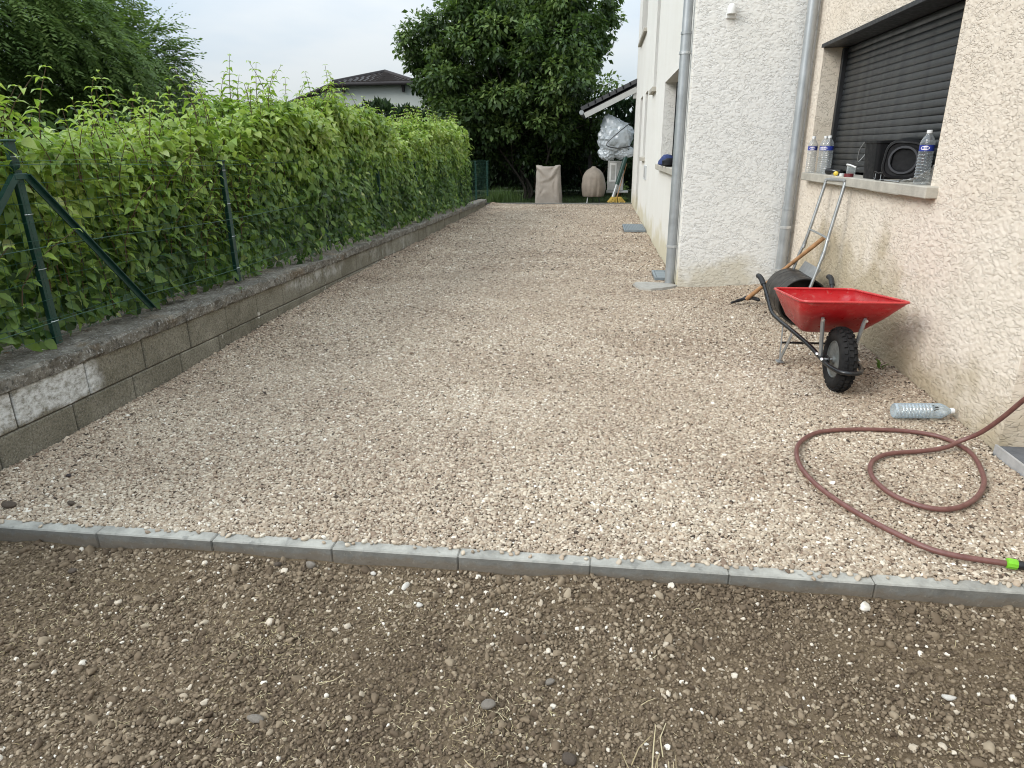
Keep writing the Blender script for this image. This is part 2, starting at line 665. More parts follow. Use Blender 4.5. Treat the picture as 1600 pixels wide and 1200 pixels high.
spl = t.ramp(t.noise(v, 48, 4, 0.7), [(0.60, 0.0), (0.72, 0.6)])
col = t.mix(spl, col, (0.30, 0.27, 0.22))
t.set(Base_Color=col, Roughness=0.88)
t.bump(t.noise(v, 70, 5, 0.7), 0.004)
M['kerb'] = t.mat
# block wall
t = NT('block_concrete')
v = t.worldpos()
n = t.noise(v, 3.2, 5, 0.65)
fine = t.noise(v, 75, 4, 0.75)
col = t.ramp(n, [(0.3, (0.155, 0.143, 0.105)), (0.52, (0.235, 0.218, 0.168)), (0.72, (0.32, 0.30, 0.24))])
col = t.mix(t.ramp(fine, [(0.36, 0.75), (0.56, 0.0)]), col, (0.07, 0.066, 0.055))
col = t.mix(t.ramp(t.noise(v, 110, 3, 0.7), [(0.56, 0.0), (0.70, 0.6)]), col, (0.42, 0.41, 0.37))
sx = t.new('ShaderNodeSeparateXYZ')
t.l.new(v, sx.inputs[0])
yy, zz = sx.outputs['Y'], sx.outputs['Z']


zs = t.math('ADD', zz, t.math('MULTIPLY', t.math('SUBTRACT', yy, 2.5), 0.0145 + 0.03))
zs = t.math('ADD', zs, t.math('MULTIPLY', t.math('SUBTRACT', t.noise(v, 7, 5, 0.7), 0.5), 0.14))
ys = t.math('ADD', yy, t.math('MULTIPLY', t.math('SUBTRACT', t.noise(v, 6, 4, 0.7), 0.5), 0.25))
wm = t.math('MULTIPLY', band(t, ys, 1.9, 3.33, 0.05), band(t, zs, 0.19, 0.372, 0.02))
wm = t.math('MULTIPLY', wm, t.ramp(t.noise(t.worldpos((1, 1.6, 2.6)), 13, 6, 0.8), [(0.38, 0.15), (0.58, 1.0)]))
col = t.mix(wm, col, (0.66, 0.67, 0.66))
w2 = t.math('MULTIPLY', band(t, ys, 5.9, 7.3, 0.2), band(t, zz, 0.17, 0.34, 0.06))
w2 = t.math('MULTIPLY', w2, t.ramp(t.noise(v, 9, 5, 0.75), [(0.42, 0.0), (0.62, 0.7)]))
col = t.mix(w2, col, (0.55, 0.55, 0.53))
w3 = t.math('MULTIPLY', band(t, ys, 8.0, 10.6, 0.3), t.ramp(t.noise(v, 6, 5, 0.75), [(0.45, 0.0), (0.65, 0.55)]))
col = t.mix(w3, col, (0.50, 0.50, 0.47))
scr = t.ramp(t.noise(t.worldpos((1, 3.2, 1.3)), 4.0, 2, 0.4), [(0.745, 0.0), (0.76, 0.85)])
col = t.mix(scr, col, (0.60, 0.58, 0.52))
t.set(Base_Color=col, Roughness=0.93)
t.b.inputs['Specular IOR Level'].default_value = 0.2
t.bump(fine, 0.003)
M['block'] = t.mat
t = NT('coping_concrete')
v = t.worldpos()
n = t.noise(v, 9, 6, 0.75)
col = t.ramp(n, [(0.3, (0.065, 0.057, 0.043)), (0.5, (0.145, 0.130, 0.104)), (0.66, (0.25, 0.235, 0.20)), (0.8, (0.44, 0.43, 0.39))])
rust = t.ramp(t.noise(v, 2.3, 4, 0.6), [(0.58, 0.0), (0.72, 0.6)])
col = t.mix(rust, col, (0.20, 0.13, 0.06))
spk = t.ramp(t.noise(v, 62, 3, 0.7), [(0.55, 0.0), (0.68, 0.8)])
col = t.mix(spk, col, (0.48, 0.47, 0.44))
drk = t.ramp(t.noise(v, 30, 4, 0.7), [(0.34, 0.8), (0.46, 0.0)])
col = t.mix(drk, col, (0.03, 0.028, 0.022))
t.set(Base_Color=col, Roughness=0.95)
t.bump(t.noise(v, 55, 5, 0.7), 0.012)
M['coping'] = t.mat
M['joint'] = basic('mortar_joint', (0.09, 0.085, 0.07), 0.95, bump=0.002)
# house
M['render_cream'] = render_mat('cream_render', (0.72, 0.625, 0.515), (0.79, 0.705, 0.60), (0.47, 0.39, 0.265), bumps=False, damp=(4.5, 6.9))
M['render_pale'] = render_mat('pale_render', (0.77, 0.755, 0.715), (0.82, 0.805, 0.77), (0.60, 0.55, 0.44), bumps=False)
M['render_side'] = render_mat('pale_render_flat', (0.78, 0.755, 0.70), (0.82, 0.80, 0.75), (0.62, 0.56, 0.40), bumps=True)
M['shutter'] = basic('shutter_aluminium', (0.040, 0.044, 0.047), 0.42, 0.3, var=0.12, vscale=3)
M['shutter_dark'] = basic('shutter_box', (0.022, 0.023, 0.025), 0.5, 0.2)
M['sill'] = basic('sill_concrete', (0.43, 0.40, 0.34), 0.88, var=0.2, vscale=9, bump=0.002, bscale=90)
M['zinc'] = basic('zinc', (0.40, 0.42, 0.43), 0.42, 0.5, var=0.16, vscale=5, rvar=0.1)
M['zinc_bright'] = basic('zinc_bracket', (0.62, 0.63, 0.63), 0.35, 0.6)
M['white_plastic'] = basic('white_plastic', (0.76, 0.76, 0.74), 0.35, var=0.04)
M['grey_plastic'] = basic('grey_plastic', (0.55, 0.56, 0.56), 0.45, var=0.06)
M['glass_dark'] = basic('window_glass', (0.02, 0.024, 0.028), 0.06, rvar=0.02)
M['inside'] = basic('dark_interior', (0.03, 0.03, 0.03), 0.8)
M['roof_dark'] = basic('roof_slate', (0.055, 0.055, 0.058), 0.6, var=0.3, vscale=7, bump=0.004)
M['white_wood'] = basic('white_fascia', (0.42, 0.42, 0.40), 0.6, var=0.06)
M['slab'] = basic('grey_paving_slab', (0.115, 0.12, 0.13), 0.75, var=0.2, vscale=20, bump=0.001, bscale=200)
M['slab_edge'] = basic('aluminium_edge', (0.62, 0.63, 0.64), 0.4, 0.5)
M['grate'] = basic('galvanised_grate', (0.27, 0.31, 0.33), 0.5, 0.4, var=0.2)
M['pad'] = basic('concrete_pad', (0.36, 0.34, 0.30), 0.9, var=0.2, vscale=15, bump=0.002)
# fence
M['fence'] = basic('green_fence_paint', (0.006, 0.040, 0.030), 0.45, 0.0, var=0.2, vscale=8, spec=0.5)
M['wire'] = basic('green_wire', (0.020, 0.075, 0.050), 0.5, var=0.2)
# plants
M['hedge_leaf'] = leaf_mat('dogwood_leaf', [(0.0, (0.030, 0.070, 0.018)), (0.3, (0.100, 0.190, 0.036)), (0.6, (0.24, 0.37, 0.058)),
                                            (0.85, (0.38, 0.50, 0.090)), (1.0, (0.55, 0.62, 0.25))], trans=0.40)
M['tree_leaf'] = leaf_mat('broad_tree_leaf', [(0.0, (0.018, 0.040, 0.012)), (0.5, (0.085, 0.150, 0.036)), (1.0, (0.27, 0.375, 0.105))], trans=0.38)
M['feather_leaf'] = leaf_mat('feathery_leaf', [(0.0, (0.055, 0.100, 0.026)), (0.5, (0.165, 0.260, 0.066)), (1.0, (0.30, 0.40, 0.11))], trans=0.48, rough=0.55, spec=0.2)
M['thuja_leaf'] = leaf_mat('conifer_spray', [(0.0, (0.010, 0.020, 0.009)), (0.6, (0.020, 0.045, 0.014)), (1.0, (0.055, 0.095, 0.03))], trans=0.08)
M['grass_leaf'] = leaf_mat('grass_blade', [(0.0, (0.03, 0.06, 0.015)), (0.5, (0.07, 0.13, 0.025)), (1.0, (0.14, 0.20, 0.05))], trans=0.25)
M['straw'] = leaf_mat('straw', [(0.0, (0.22, 0.16, 0.08)), (0.5, (0.42, 0.33, 0.17)), (1.0, (0.62, 0.54, 0.33))], trans=0.1)
M['dead_leaf'] = leaf_mat('dead_leaf', [(0.0, (0.03, 0.02, 0.012)), (0.5, (0.10, 0.06, 0.03)), (1.0, (0.55, 0.52, 0.42))], trans=0.05)
M['stem'] = basic('twig_bark', (0.10, 0.062, 0.035), 0.8, var=0.3)
M['bark'] = basic('tree_bark', (0.045, 0.037, 0.028), 0.9, var=0.35, vscale=14, bump=0.01, bscale=30)
# objects
t = NT('red_paint')
v = t.coord('Object')
n = t.noise(v, 7, 5, 0.65)
col = t.ramp(n, [(0.3, (0.34, 0.007, 0.010)), (0.7, (0.45, 0.016, 0.018))])
dust = t.ramp(t.noise(v, 26, 6, 0.75), [(0.56, 0.0), (0.72, 0.42)])
col = t.mix(dust, col, (0.48, 0.22, 0.18))
t.set(Base_Color=col, Roughness=t.ramp(t.noise(v, 16, 5), [(0.3, 0.22), (0.7, 0.42)]))
t.bump(t.noise(v, 5, 3), 0.004, 0.5)
M['red'] = t.mat
M['red_rim'] = basic('red_rim_paint', (0.55, 0.05, 0.05), 0.3, var=0.15)
M['black_tube'] = basic('black_enamel', (0.012, 0.012, 0.013), 0.28, 0.0, var=0.2)
M['grip'] = basic('black_grip', (0.016, 0.016, 0.017), 0.6, bump=0.001)
M['galv'] = basic('galvanised_steel', (0.34, 0.35, 0.35), 0.42, 0.6, var=0.2, vscale=16)
M['bolt'] = basic('bolt_steel', (0.75, 0.75, 0.74), 0.25, 0.8)
t = NT('tyre_rubber')
v = t.coord('Object')
n = t.noise(v, 14, 6, 0.7)
t.set(Base_Color=t.ramp(n, [(0.35, (0.008, 0.008, 0.009)), (0.78, (0.032, 0.030, 0.028))]), Roughness=0.8)
t.b.inputs['Specular IOR Level'].default_value = 0.2
t.bump(t.noise(v, 120, 3), 0.001)
M['tyre'] = t.mat
M['rim'] = basic('grey_wheel_rim', (0.17, 0.18, 0.175), 0.42, 0.3, var=0.3, vscale=20)
M['drum'] = basic('black_drum_paint', (0.024, 0.022, 0.020), 0.40, var=0.35, vscale=6, rvar=0.15, spec=0.3)
M['drum_in'] = basic('black_drum_inside', (0.008, 0.008, 0.008), 0.45)
M['wood'] = basic('tool_handle_wood', (0.36, 0.19, 0.085), 0.55, var=0.3, vscale=22)
M['iron'] = basic('forged_iron', (0.03, 0.03, 0.032), 0.5, 0.5, var=0.3)
t = NT('hose_rubber')
v = t.coord('Object')
n = t.noise(v, 30, 5, 0.7)
t.set(Base_Color=t.ramp(n, [(0.3, (0.125, 0.048, 0.040)), (0.75, (0.205, 0.095, 0.080))]), Roughness=0.42)
M['hose'] = t.mat
M['lime'] = basic('lime_plastic', (0.20, 0.55, 0.03), 0.4, var=0.08)
M['black_plastic'] = basic('black_plastic', (0.012, 0.012, 0.013), 0.42, var=0.2)
M['black_matte'] = basic('black_rubber_tub', (0.007, 0.007, 0.008), 0.6, spec=0.25, var=0.2, bump=0.001)
M['ring_grey'] = basic('scuffed_black_plastic', (0.035, 0.036, 0.042), 0.5)
M['yellow'] = basic('yellow_plastic', (0.75, 0.55, 0.06), 0.4)
M['dark_red'] = basic('dark_red_plastic', (0.16, 0.02, 0.025), 0.45)
M['brown_dark'] = basic('dark_brown_plastic', (0.06, 0.04, 0.02), 0.5)
M['blue_cloth'] = basic('blue_cloth', (0.035, 0.055, 0.16), 0.85, var=0.2, bump=0.003)
M['beige_cover'] = basic('beige_cover_cloth', (0.34, 0.295, 0.25), 0.75, var=0.1, vscale=6, bump=0.002, bscale=30)
M['brown_cover'] = basic('taupe_cover_cloth', (0.245, 0.205, 0.165), 0.78, var=0.14, vscale=7, bump=0.002, bscale=30)
M['panel'] = basic('pale_panel', (0.42, 0.42, 0.40), 0.6, var=0.12)
M['mustard'] = basic('mustard_bristle', (0.42, 0.29, 0.06), 0.85, var=0.3, vscale=30)
M['label_white'] = basic('label_pink_white', (0.80, 0.74, 0.78), 0.4, var=0.05)
M['label_blue'] = basic('label_blue', (0.022, 0.040, 0.27), 0.35, var=0.1)
M['label_print'] = basic('label_print', (0.10, 0.14, 0.42), 0.4, var=0.05)


def clear_mat(name, col, rough=0.06, body=0.12, edge=0.6):
    """thin clear plastic: see-through face on, milkier and glossier edge on"""
    t = NT(name)
    t.n.remove(t.b)
    v = t.coord('Object')
    bp = t.new('ShaderNodeBump')
    bp.inputs['Distance'].default_value = 0.004
    t.l.new(t.noise(v, 38, 3), bp.inputs['Height'])
    lw = t.new('ShaderNodeLayerWeight')
    lw.inputs['Blend'].default_value = 0.5
    t.l.new(bp.outputs[0], lw.inputs['Normal'])
    tr = t.new('ShaderNodeBsdfTransparent')
    tr.inputs[0].default_value = (*[0.75 + 0.25 * c for c in col], 1)
    df = t.new('ShaderNodeBsdfDiffuse')
    df.inputs[0].default_value = (*col, 1)
    t.l.new(bp.outputs[0], df.inputs['Normal'])
    gl = t.new('ShaderNodeBsdfGlossy')
    gl.inputs['Roughness'].default_value = rough
    t.l.new(bp.outputs[0], gl.inputs['Normal'])
    m1 = t.new('ShaderNodeMixShader')
    m1.inputs[0].default_value = 0.45 if rough < 0.3 else 0.18
    t.l.new(df.outputs[0], m1.inputs[1])
    t.l.new(gl.outputs[0], m1.inputs[2])
    f = t.math('ADD', body, t.math('MULTIPLY', t.math('POWER', lw.outputs['Facing'], 1.8), edge))
    m2 = t.new('ShaderNodeMixShader')
    t.l.new(f, m2.inputs[0])
    t.l.new(tr.outputs[0], m2.inputs[1])
    t.l.new(m1.outputs[0], m2.inputs[2])
    t.l.new(m2.outputs[0], t.out.inputs['Surface'])
    return t.mat


M['pet'] = clear_mat('clear_bottle_plastic', (0.72, 0.76, 0.78), 0.07, 0.14, 0.6)
M['pet_blue'] = clear_mat('bluish_bottle_plastic', (0.56, 0.72, 0.82), 0.08, 0.36, 0.6)
M['sheeting'] = clear_mat('milky_plastic_sheet', (0.36, 0.40, 0.43), 0.45, 0.90, 0.1)
M['clear_wrap'] = clear_mat('clear_wrap', (0.72, 0.72, 0.70), 0.15, 0.30, 0.5)
M['lens'] = clear_mat('clear_lens', (0.75, 0.8, 0.82), 0.05, 0.30, 0.5)
# far house
M['house_wall'] = basic('far_house_wall', (0.47, 0.49, 0.455), 0.9, var=0.06, vscale=1)
M['house_roof'] = basic('far_roof_tile', (0.062, 0.054, 0.052), 0.34, var=0.25, vscale=4)
M['house_trim'] = basic('far_house_trim', (0.05, 0.045, 0.045), 0.85, spec=0.15)
M['stone'] = basic('grey_stone', (0.27, 0.235, 0.195), 0.85, var=0.35, vscale=30, bump=0.003)
M['stone_dark'] = basic('brown_stone', (0.115, 0.088, 0.066), 0.9, var=0.35, vscale=30, bump=0.003)
M['stone_white'] = basic('white_stone', (0.66, 0.62, 0.55), 0.8, var=0.15, vscale=30, bump=0.002)
M['leafy_dark'] = basic('dark_leaf_bits', (0.04, 0.03, 0.03), 0.9)

# ================================================================== SETTING: ground
# far ground to the horizon
mb = MB()
mb.add([(-120, -60, -0.14), (120, -60, -0.14), (120, 160, -0.14), (-120, 160, -0.14)], [(0, 1, 2, 3)])
tag(mb.obj('ground', M['lawn']), kind='structure', label='dark earth and grass reaching beyond the garden')

nx, ny = 110, 350
xs = np.linspace(-3.05, 2.6, nx)
ys_ = np.linspace(2.12, 19.25, ny)
X, Y = np.meshgrid(xs, ys_)
Z = gz(X, Y) - 0.008
V = np.stack([X, Y, Z], -1).reshape(-1, 3)
ii, jj = np.meshgrid(np.arange(nx - 1), np.arange(ny - 1))
a = (jj * nx + ii).ravel()
F = np.stack([a, a + 1, a + nx + 1, a + nx], -1)
o = bpy.data.objects.new('gravel_ground', np_mesh('gravel_ground', V, F, M['gravel_bed'], smooth=True))
link(o)
tag(o, 'beige gravel yard between the low wall and the house', kind='structure')
gravel_ground = o

nx, ny = 160, 60
xs = np.linspace(-4.2, 4.2, nx)
ys_ = np.linspace(-0.8, 2.11, ny)
X, Y = np.meshgrid(xs, ys_)
Z = sz(X, Y)
V = np.stack([X, Y, Z], -1).reshape(-1, 3)
ii, jj = np.meshgrid(np.arange(nx - 1), np.arange(ny - 1))
a = (jj * nx + ii).ravel()
F = np.stack([a, a + 1, a + nx + 1, a + nx], -1)
o = bpy.data.objects.new('soil_ground', np_mesh('soil_ground', V, F, M['soil'], smooth=True))
link(o)
tag(o, 'dark brown stony soil in front of the kerb', kind='structure')

# garden beyond the far kerb
mb = MB()
_g = lambda u, v: (-14 + 22 * u, 19.26 + 16 * v, -0.06 + 0.03 * math.sin(9 * u + 3 * v) + 0.02 * math.sin(23 * v))
mb.grid(_g, 30, 20)
tag(mb.obj('garden_ground', M['lawn'], smooth='all'), 'shaded lawn behind the far kerb', kind='structure')
mb = MB()
_g = lambda u, v: (-14 + 10.8 * u, -1 + 20.3 * v, 0.22 + 0.03 * math.sin(9 * u + 13 * v))
mb.grid(_g, 20, 30)
tag(mb.obj('neighbour_ground', M['lawn'], smooth='all'), 'earth on the far side of the hedge', kind='structure')

# kerb stones
kerb = bpy.data.objects.new('kerb', None)
C.objects.link(kerb)
kerb.location = (0, 2.13, 0)
tag(kerb, 'grey concrete garden kerb between gravel and soil', kind='structure')
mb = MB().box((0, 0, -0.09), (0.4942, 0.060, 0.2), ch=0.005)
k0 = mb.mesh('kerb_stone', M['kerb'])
jx = [-1.97 - 0.495 * 3, -1.97 - 0.495 * 2, -1.97 - .495] + [-1.97 + 0.495 * q for q in range(11)]
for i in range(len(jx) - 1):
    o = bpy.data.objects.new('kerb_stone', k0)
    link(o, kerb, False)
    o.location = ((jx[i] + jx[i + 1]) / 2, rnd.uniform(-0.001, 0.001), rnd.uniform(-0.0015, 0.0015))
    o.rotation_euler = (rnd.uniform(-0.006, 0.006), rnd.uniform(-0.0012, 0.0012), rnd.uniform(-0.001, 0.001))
kerb2 = bpy.data.objects.new('far_kerb', None)
C.objects.link(kerb2)
kerb2.location = (0, 19.25, 0)
tag(kerb2, 'concrete kerb closing the far end of the gravel', kind='structure')
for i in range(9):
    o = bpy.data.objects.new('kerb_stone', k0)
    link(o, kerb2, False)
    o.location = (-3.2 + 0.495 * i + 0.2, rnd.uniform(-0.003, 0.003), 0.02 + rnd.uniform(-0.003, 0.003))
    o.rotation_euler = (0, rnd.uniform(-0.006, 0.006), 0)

# ================================================================== LOW BLOCK WALL
wl_dir = (WALL_B - WALL_A) / np.linalg.norm(WALL_B - WALL_A)
wl_len = float(np.linalg.norm(WALL_B - WALL_A))
low_wall = thing('low_wall', 'low grey concrete block wall with dark weathered coping along the hedge', 'wall', (WALL_A[0], WALL_A[1], 0))
low_wall.rotation_euler = (math.atan(COPS), 0, -math.atan2(wl_dir[0], wl_dir[1]))
z0 = -COPS * (WALL_A[1] - 2.5)   # lift at the start so that heights hold at y = 2.5
# local: x across (0 = front face), y along, z up
mb = MB().box((0, 0, 0), (0.19, 0.497, 0.19), ch=0.006)
bl = mb.mesh('block', M['block'])
n_bl = int(wl_len / 0.505)
for row, (zc, off) in enumerate(((0.300, 2.74 - 1.0), (0.098, 2.60 - 1.0))):
    off = off % 0.505
    for k in range(-1, n_bl + 1):
        yc = off + 0.505 * k + 0.2525
        if yc < 0.1 or yc > wl_len - 0.25: continue
        o = bpy.data.objects.new('block', bl)
        link(o, low_wall, False)
        o.location = (-0.095 + rnd.uniform(-0.003, 0.003), yc, zc + z0)
        o.rotation_euler = (0, rnd.uniform(-0.008, 0.008), rnd.uniform(-0.005, 0.005))
        o.scale = (1, 1 + rnd.uniform(-0.003, 0.002), 1.03)
mb = MB().box((-0.1, wl_len / 2, 0.15 + z0), (0.176, wl_len, 0.5))
mb.obj('mortar', M['joint'], low_wall, world=False)
# coping with a broken, uneven edge
mb = MB()
ncp = 260
prof = [(-0.44, 0.398), (0.010, 0.400), (0.018, 0.410), (0.016, 0.462), (0.004, 0.478), (-0.12, 0.486), (-0.28, 0.482), (-0.44, 0.48)]
vs, fs = [], []
for i in range(ncp + 1):
    s = i / ncp * wl_len
    for j, (px_, pz_) in enumerate(prof):
        w = 0.009 if j in (2, 3, 4) else 0.005
        vs.append((px_ + rnd.uniform(-w, w), s, pz_ + z0 + rnd.uniform(-w, w) * (1 if j > 1 else 0.4)))
m_ = len(prof)
for i in range(ncp):
    for j in range(m_):
        fs.append((i * m_ + j, (i + 1) * m_ + j, (i + 1) * m_ + (j + 1) % m_, i * m_ + (j + 1) % m_))
fs.append(tuple(range(m_)))
fs.append(tuple(ncp * m_ + j for j in range(m_))[::-1])
mb.add(vs, fs)
mb.obj('coping', M['coping'], low_wall, world=False)

# ================================================================== HOUSE
house = thing('house', 'pale rendered two storey house with zinc downpipes along the gravel', 'house', (2.03, 7.5, 0))


def stucco_grid(name, origin, eu, ev, en, Lu, Lv, step, holes, mat, depth=0.007, seed=3, clampedges=True):
    """rough-cast wall as displaced grid; holes in (u0,u1,v0,v1)"""
    nu, nv = int(round(Lu / step)) + 1, int(round(Lv / step)) + 1
    du, dv = Lu / (nu - 1), Lv / (nv - 1)
    h = field(nu, nv, du, dv, 0.045, 0.026, seed) + 0.6 * field(nu, nv, du, dv, 0.024, 0.017, seed + 1)
    h = sstep(-1.5, 0.3, h) * depth
    h[:, 0] = 0
    h[:, -1] = 0
    for (a0, a1, b0, b1) in holes:
        i0, i1, j0, j1 = round(a0 / du), round(a1 / du), round(b0 / dv), round(b1 / dv)
        h[j0:j1 + 1, [i0, i1]] = 0.001
        h[[j0, j1], i0:i1 + 1] = 0.001
    u, v = np.meshgrid(np.linspace(0, Lu, nu), np.linspace(0, Lv, nv))
    # snap lines of the grid to the hole edges
    for (a0, a1, b0, b1) in holes:
        for e in (a0, a1):
            k = int(round(e / du)); u[:, k] = e
        for e in (b0, b1):
            k = int(round(e / dv)); v[k, :] = e
    P = (np.array(origin)[None, None] + u[..., None] * np.array(eu) + v[..., None] * np.array(ev) + h[..., None] * np.array(en))
    ii, jj = np.meshgrid(np.arange(nu - 1), np.arange(nv - 1))
    keep = np.ones(ii.shape, bool)
    for (a0, a1, b0, b1) in holes:
        keep &= ~((ii >= round(a0 / du)) & (ii < round(a1 / du)) & (jj >= round(b0 / dv)) & (jj < round(b1 / dv)))
    a = (jj * nu + ii)[keep]
    F = np.stack([a, a + 1, a + nu + 1, a + nu], -1)
    if np.dot(np.cross(eu, ev), en) < 0: F = F[:, ::-1]
    return np_mesh(name, P.reshape(-1, 3), F, mat, smooth=True)


XR, XF, YF = 2.03, 0.885, 7.5
Y_END = 3.33
WIN = (4.58, 7.19, 1.205, 2.345)
# cream wall, displaced
o = bpy.data.objects.new('wall', stucco_grid('wall', (XR, Y_END, -0.15), (0, 1, 0), (0, 0, 1), (-1, 0, 0), 7.5 - Y_END, 3.05, 0.0075,
                                             [(WIN[0] - Y_END, WIN[1] - Y_END, WIN[2] + 0.15, WIN[3] + 0.15)], M['render_cream'], 0.0030, 3))
link(o, house)
o['label'] = 'cream rough-cast wall with the shuttered window'
# upper continuation, door reveal and window reveals
mb = MB()
mb.add([(XR, Y_END, 2.9), (XR, 7.5, 2.9), (XR, 7.5, 5.6), (XR, Y_END, 5.6)], [(0, 3, 2, 1)])
mb.add([(XR, Y_END, -0.15), (XR + 0.35, Y_END, -0.15), (XR + 0.35, Y_END, 5.6), (XR, Y_END, 5.6)], [(0, 1, 2, 3)])
mb.add([(XR + 0.35, Y_END, -0.15), (XR + 0.35, 0.2, -0.15), (XR + 0.35, 0.2, 5.6), (XR + 0.35, Y_END, 5.6)], [(0, 1, 2, 3)])
mb.obj('upper_wall', M['render_cream'], house)
reveal = MB()
y0, y1, za, zb = WIN
xo, xi = XR - 0.002, XR + 0.24
reveal.add([(xo, y1, za), (xi, y1, za), (xi, y1, zb), (xo, y1, zb)], [(0, 1, 2, 3)])
rev_m = render_mat('reveal_render', (0.68, 0.59, 0.47), (0.74, 0.66, 0.55), None, bumps=True)
reveal.obj('window_reveal', rev_m, house)
MB().add([(xo, y0, za), (xi, y0, za), (xi, y0, zb), (xo, y0, zb)], [(3, 2, 1, 0)]).obj('window_reveal', rev_m, house)
# facing wall
o = bpy.data.objects.new('wall', stucco_grid('wall', (XF, YF, -0.15), (1, 0, 0), (0, 0, 1), (0, -1, 0), XR - XF, 3.25, 0.0085, [], M['render_pale'], 0.0026, 23))
link(o, house)
o['label'] = 'off white rough-cast wall facing the camera'
mb = MB()
mb.add([(XF, YF, 3.1), (XR, YF, 3.1), (XR, YF, 5.6), (XF, YF, 5.6)], [(0, 1, 2, 3)])
mb.obj('upper_wall', M['render_pale'], house)


def flat_wall(y0, y1, z0, z1, x, holes, depth):
    ysv = sorted({y0, y1, *[h[0] for h in holes], *[h[1] for h in holes]})
    zsv = sorted({z0, z1, *[h[2] for h in holes], *[h[3] for h in holes]})
    mb = MB()
    for i in range(len(ysv) - 1):
        for j in range(len(zsv) - 1):
            yc, zc = (ysv[i] + ysv[i + 1]) / 2, (zsv[j] + zsv[j + 1]) / 2
            if any(h[0] < yc < h[1] and h[2] < zc < h[3] for h in holes): continue
            a, b, c, d = ysv[i], ysv[i + 1], zsv[j], zsv[j + 1]
            mb.add([(x, a, c), (x, b, c), (x, b, d), (x, a, d)], [(0, 3, 2, 1)])
    for (a, b, c, d) in holes:
        mb.add([(x, a, c), (x + depth, a, c), (x + depth, a, d), (x, a, d)], [(3, 2, 1, 0)])
        mb.add([(x, b, c), (x + depth, b, c), (x + depth, b, d), (x, b, d)], [(0, 1, 2, 3)])
        mb.add([(x, a, d), (x, b, d), (x + depth, b, d), (x + depth, a, d)], [(0, 1, 2, 3)])
        mb.add([(x, a, c), (x, b, c), (x + depth, b, c), (x + depth, a, c)], [(3, 2, 1, 0)])
    return mb


HW = [(8.25, 10.70, 1.22, 2.34), (12.45, 13.15, 2.42, 5.0), (14.55, 15.35, 1.27, 2.53), (16.35, 17.25, 0.0, 2.55), (16.1, 18.4, 3.86, 5.2)]
flat_wall(YF, 19.75, -0.15, 5.6, XF, HW, 0.2).obj('side_wall', M['render_side'], house)
mb = MB()
mb.add([(XF, 19.75, -0.15), (8, 19.75, -0.15), (8, 19.75, 5.6), (XF, 19.75, 5.6)], [(3, 2, 1, 0)])
mb.add([(XF, YF, 5.6), (XR, YF, 5.6), (XR, Y_END, 5.6), (XR + .35, Y_END, 5.6), (XR + .35, 0.2, 5.6), (8, 0.2, 5.6), (8, 19.75, 5.6), (XF, 19.75, 5.6)], [tuple(range(8))])
mb.add([(XR + .35, 0.2, -0.15), (8, 0.2, -0.15), (8, 0.2, 5.6), (XR + .35, 0.2, 5.6)], [(0, 1, 2, 3)])
mb.add([(8, 0.2, -0.15), (8, 19.75, -0.15), (8, 19.75, 5.6), (8, 0.2, 5.6)], [(0, 1, 2, 3)])
mb.obj('rear_wall', M['render_side'], house)
for i, (a, b, c, d) in enumerate(HW):
    mb = MB().box((XF + 0.19, (a + b) / 2, (c + d) / 2), (0.02, b - a - 0.01, d - c - 0.01))
    w = mb.obj('door' if i == 3 else 'window', M['shutter'] if i in (0, 3) else M['glass_dark'], house)
    if i != 3:
        fr = MB()
        for yy_ in (a + 0.03, b - 0.03): fr.box((XF + 0.172, yy_, (c + d) / 2), (0.02, 0.05, d - c - 0.012))
        for zz_ in (c + 0.03, d - 0.03): fr.box((XF + 0.172, (a + b) / 2, zz_), (0.018, b - a - 0.115, 0.05))
        fr.obj('frame', M['shutter_dark'], w)
        MB().box((XF + 0.06, (a + b) / 2, c - 0.032), (0.26, b - a + 0.10, 0.075), ch=0.006).obj('sill', M['sill'], w)

# near window: lintel flashing, guide rails, roller shutter of single slats, sill
mb = MB().box(((XR + xi) / 2 - 0.012, (y0 + y1) / 2, zb - 0.016), (xi - XR + 0.03, y1 - y0 - 0.004, 0.03))
mb.obj('shutter_box', M['shutter_dark'], house)
mb = MB().box((XR + 0.185, y1 - 0.027, (za + zb) / 2 - 0.01), (0.05, 0.05, zb - za - 0.06), ch=0.004)
mb.obj('guide_rail', M['shutter_dark'], house)
mb = MB().box((XR + 0.185, y0 + 0.027, (za + zb) / 2 - 0.01), (0.05, 0.05, zb - za - 0.06), ch=0.004)
mb.obj('guide_rail', M['shutter_dark'], house)
shutter = MB().box((XR + 0.232, (y0 + y1) / 2, (za + zb) / 2), (0.01, y1 - y0 - 0.02, zb - za - 0.06)).obj('roller_shutter', M['shutter_dark'], house)
SL = 0.0515
sl_len = y1 - y0 - 0.10
mb = MB()
pr = [(0.010, -0.0255), (0.003, -0.0243), (-0.002, -0.018), (-0.0045, -0.006), (-0.0045, 0.006), (-0.002, 0.0185), (0.002, 0.0240), (0.010, 0.0248)]
vs = [(x, s * sl_len / 2, z) for s in (-1, 1) for (x, z) in pr]
k_ = len(pr)
fs = [(i, i + 1, k_ + i + 1, k_ + i) for i in range(k_ - 1)] + [tuple(range(k_))[::-1], tuple(k_ + i for i in range(k_))]
mb.add(vs, fs)
sm = mb.mesh('slat', M['shutter'], smooth=True)
nsl = int((zb - za - 0.07) / SL) + 1
for i in range(nsl):
    o = bpy.data.objects.new('slat', sm)
    link(o, shutter)
    o.location = (XR + 0.205, (y0 + y1) / 2, za + 0.05 + i * SL)
mb = MB()
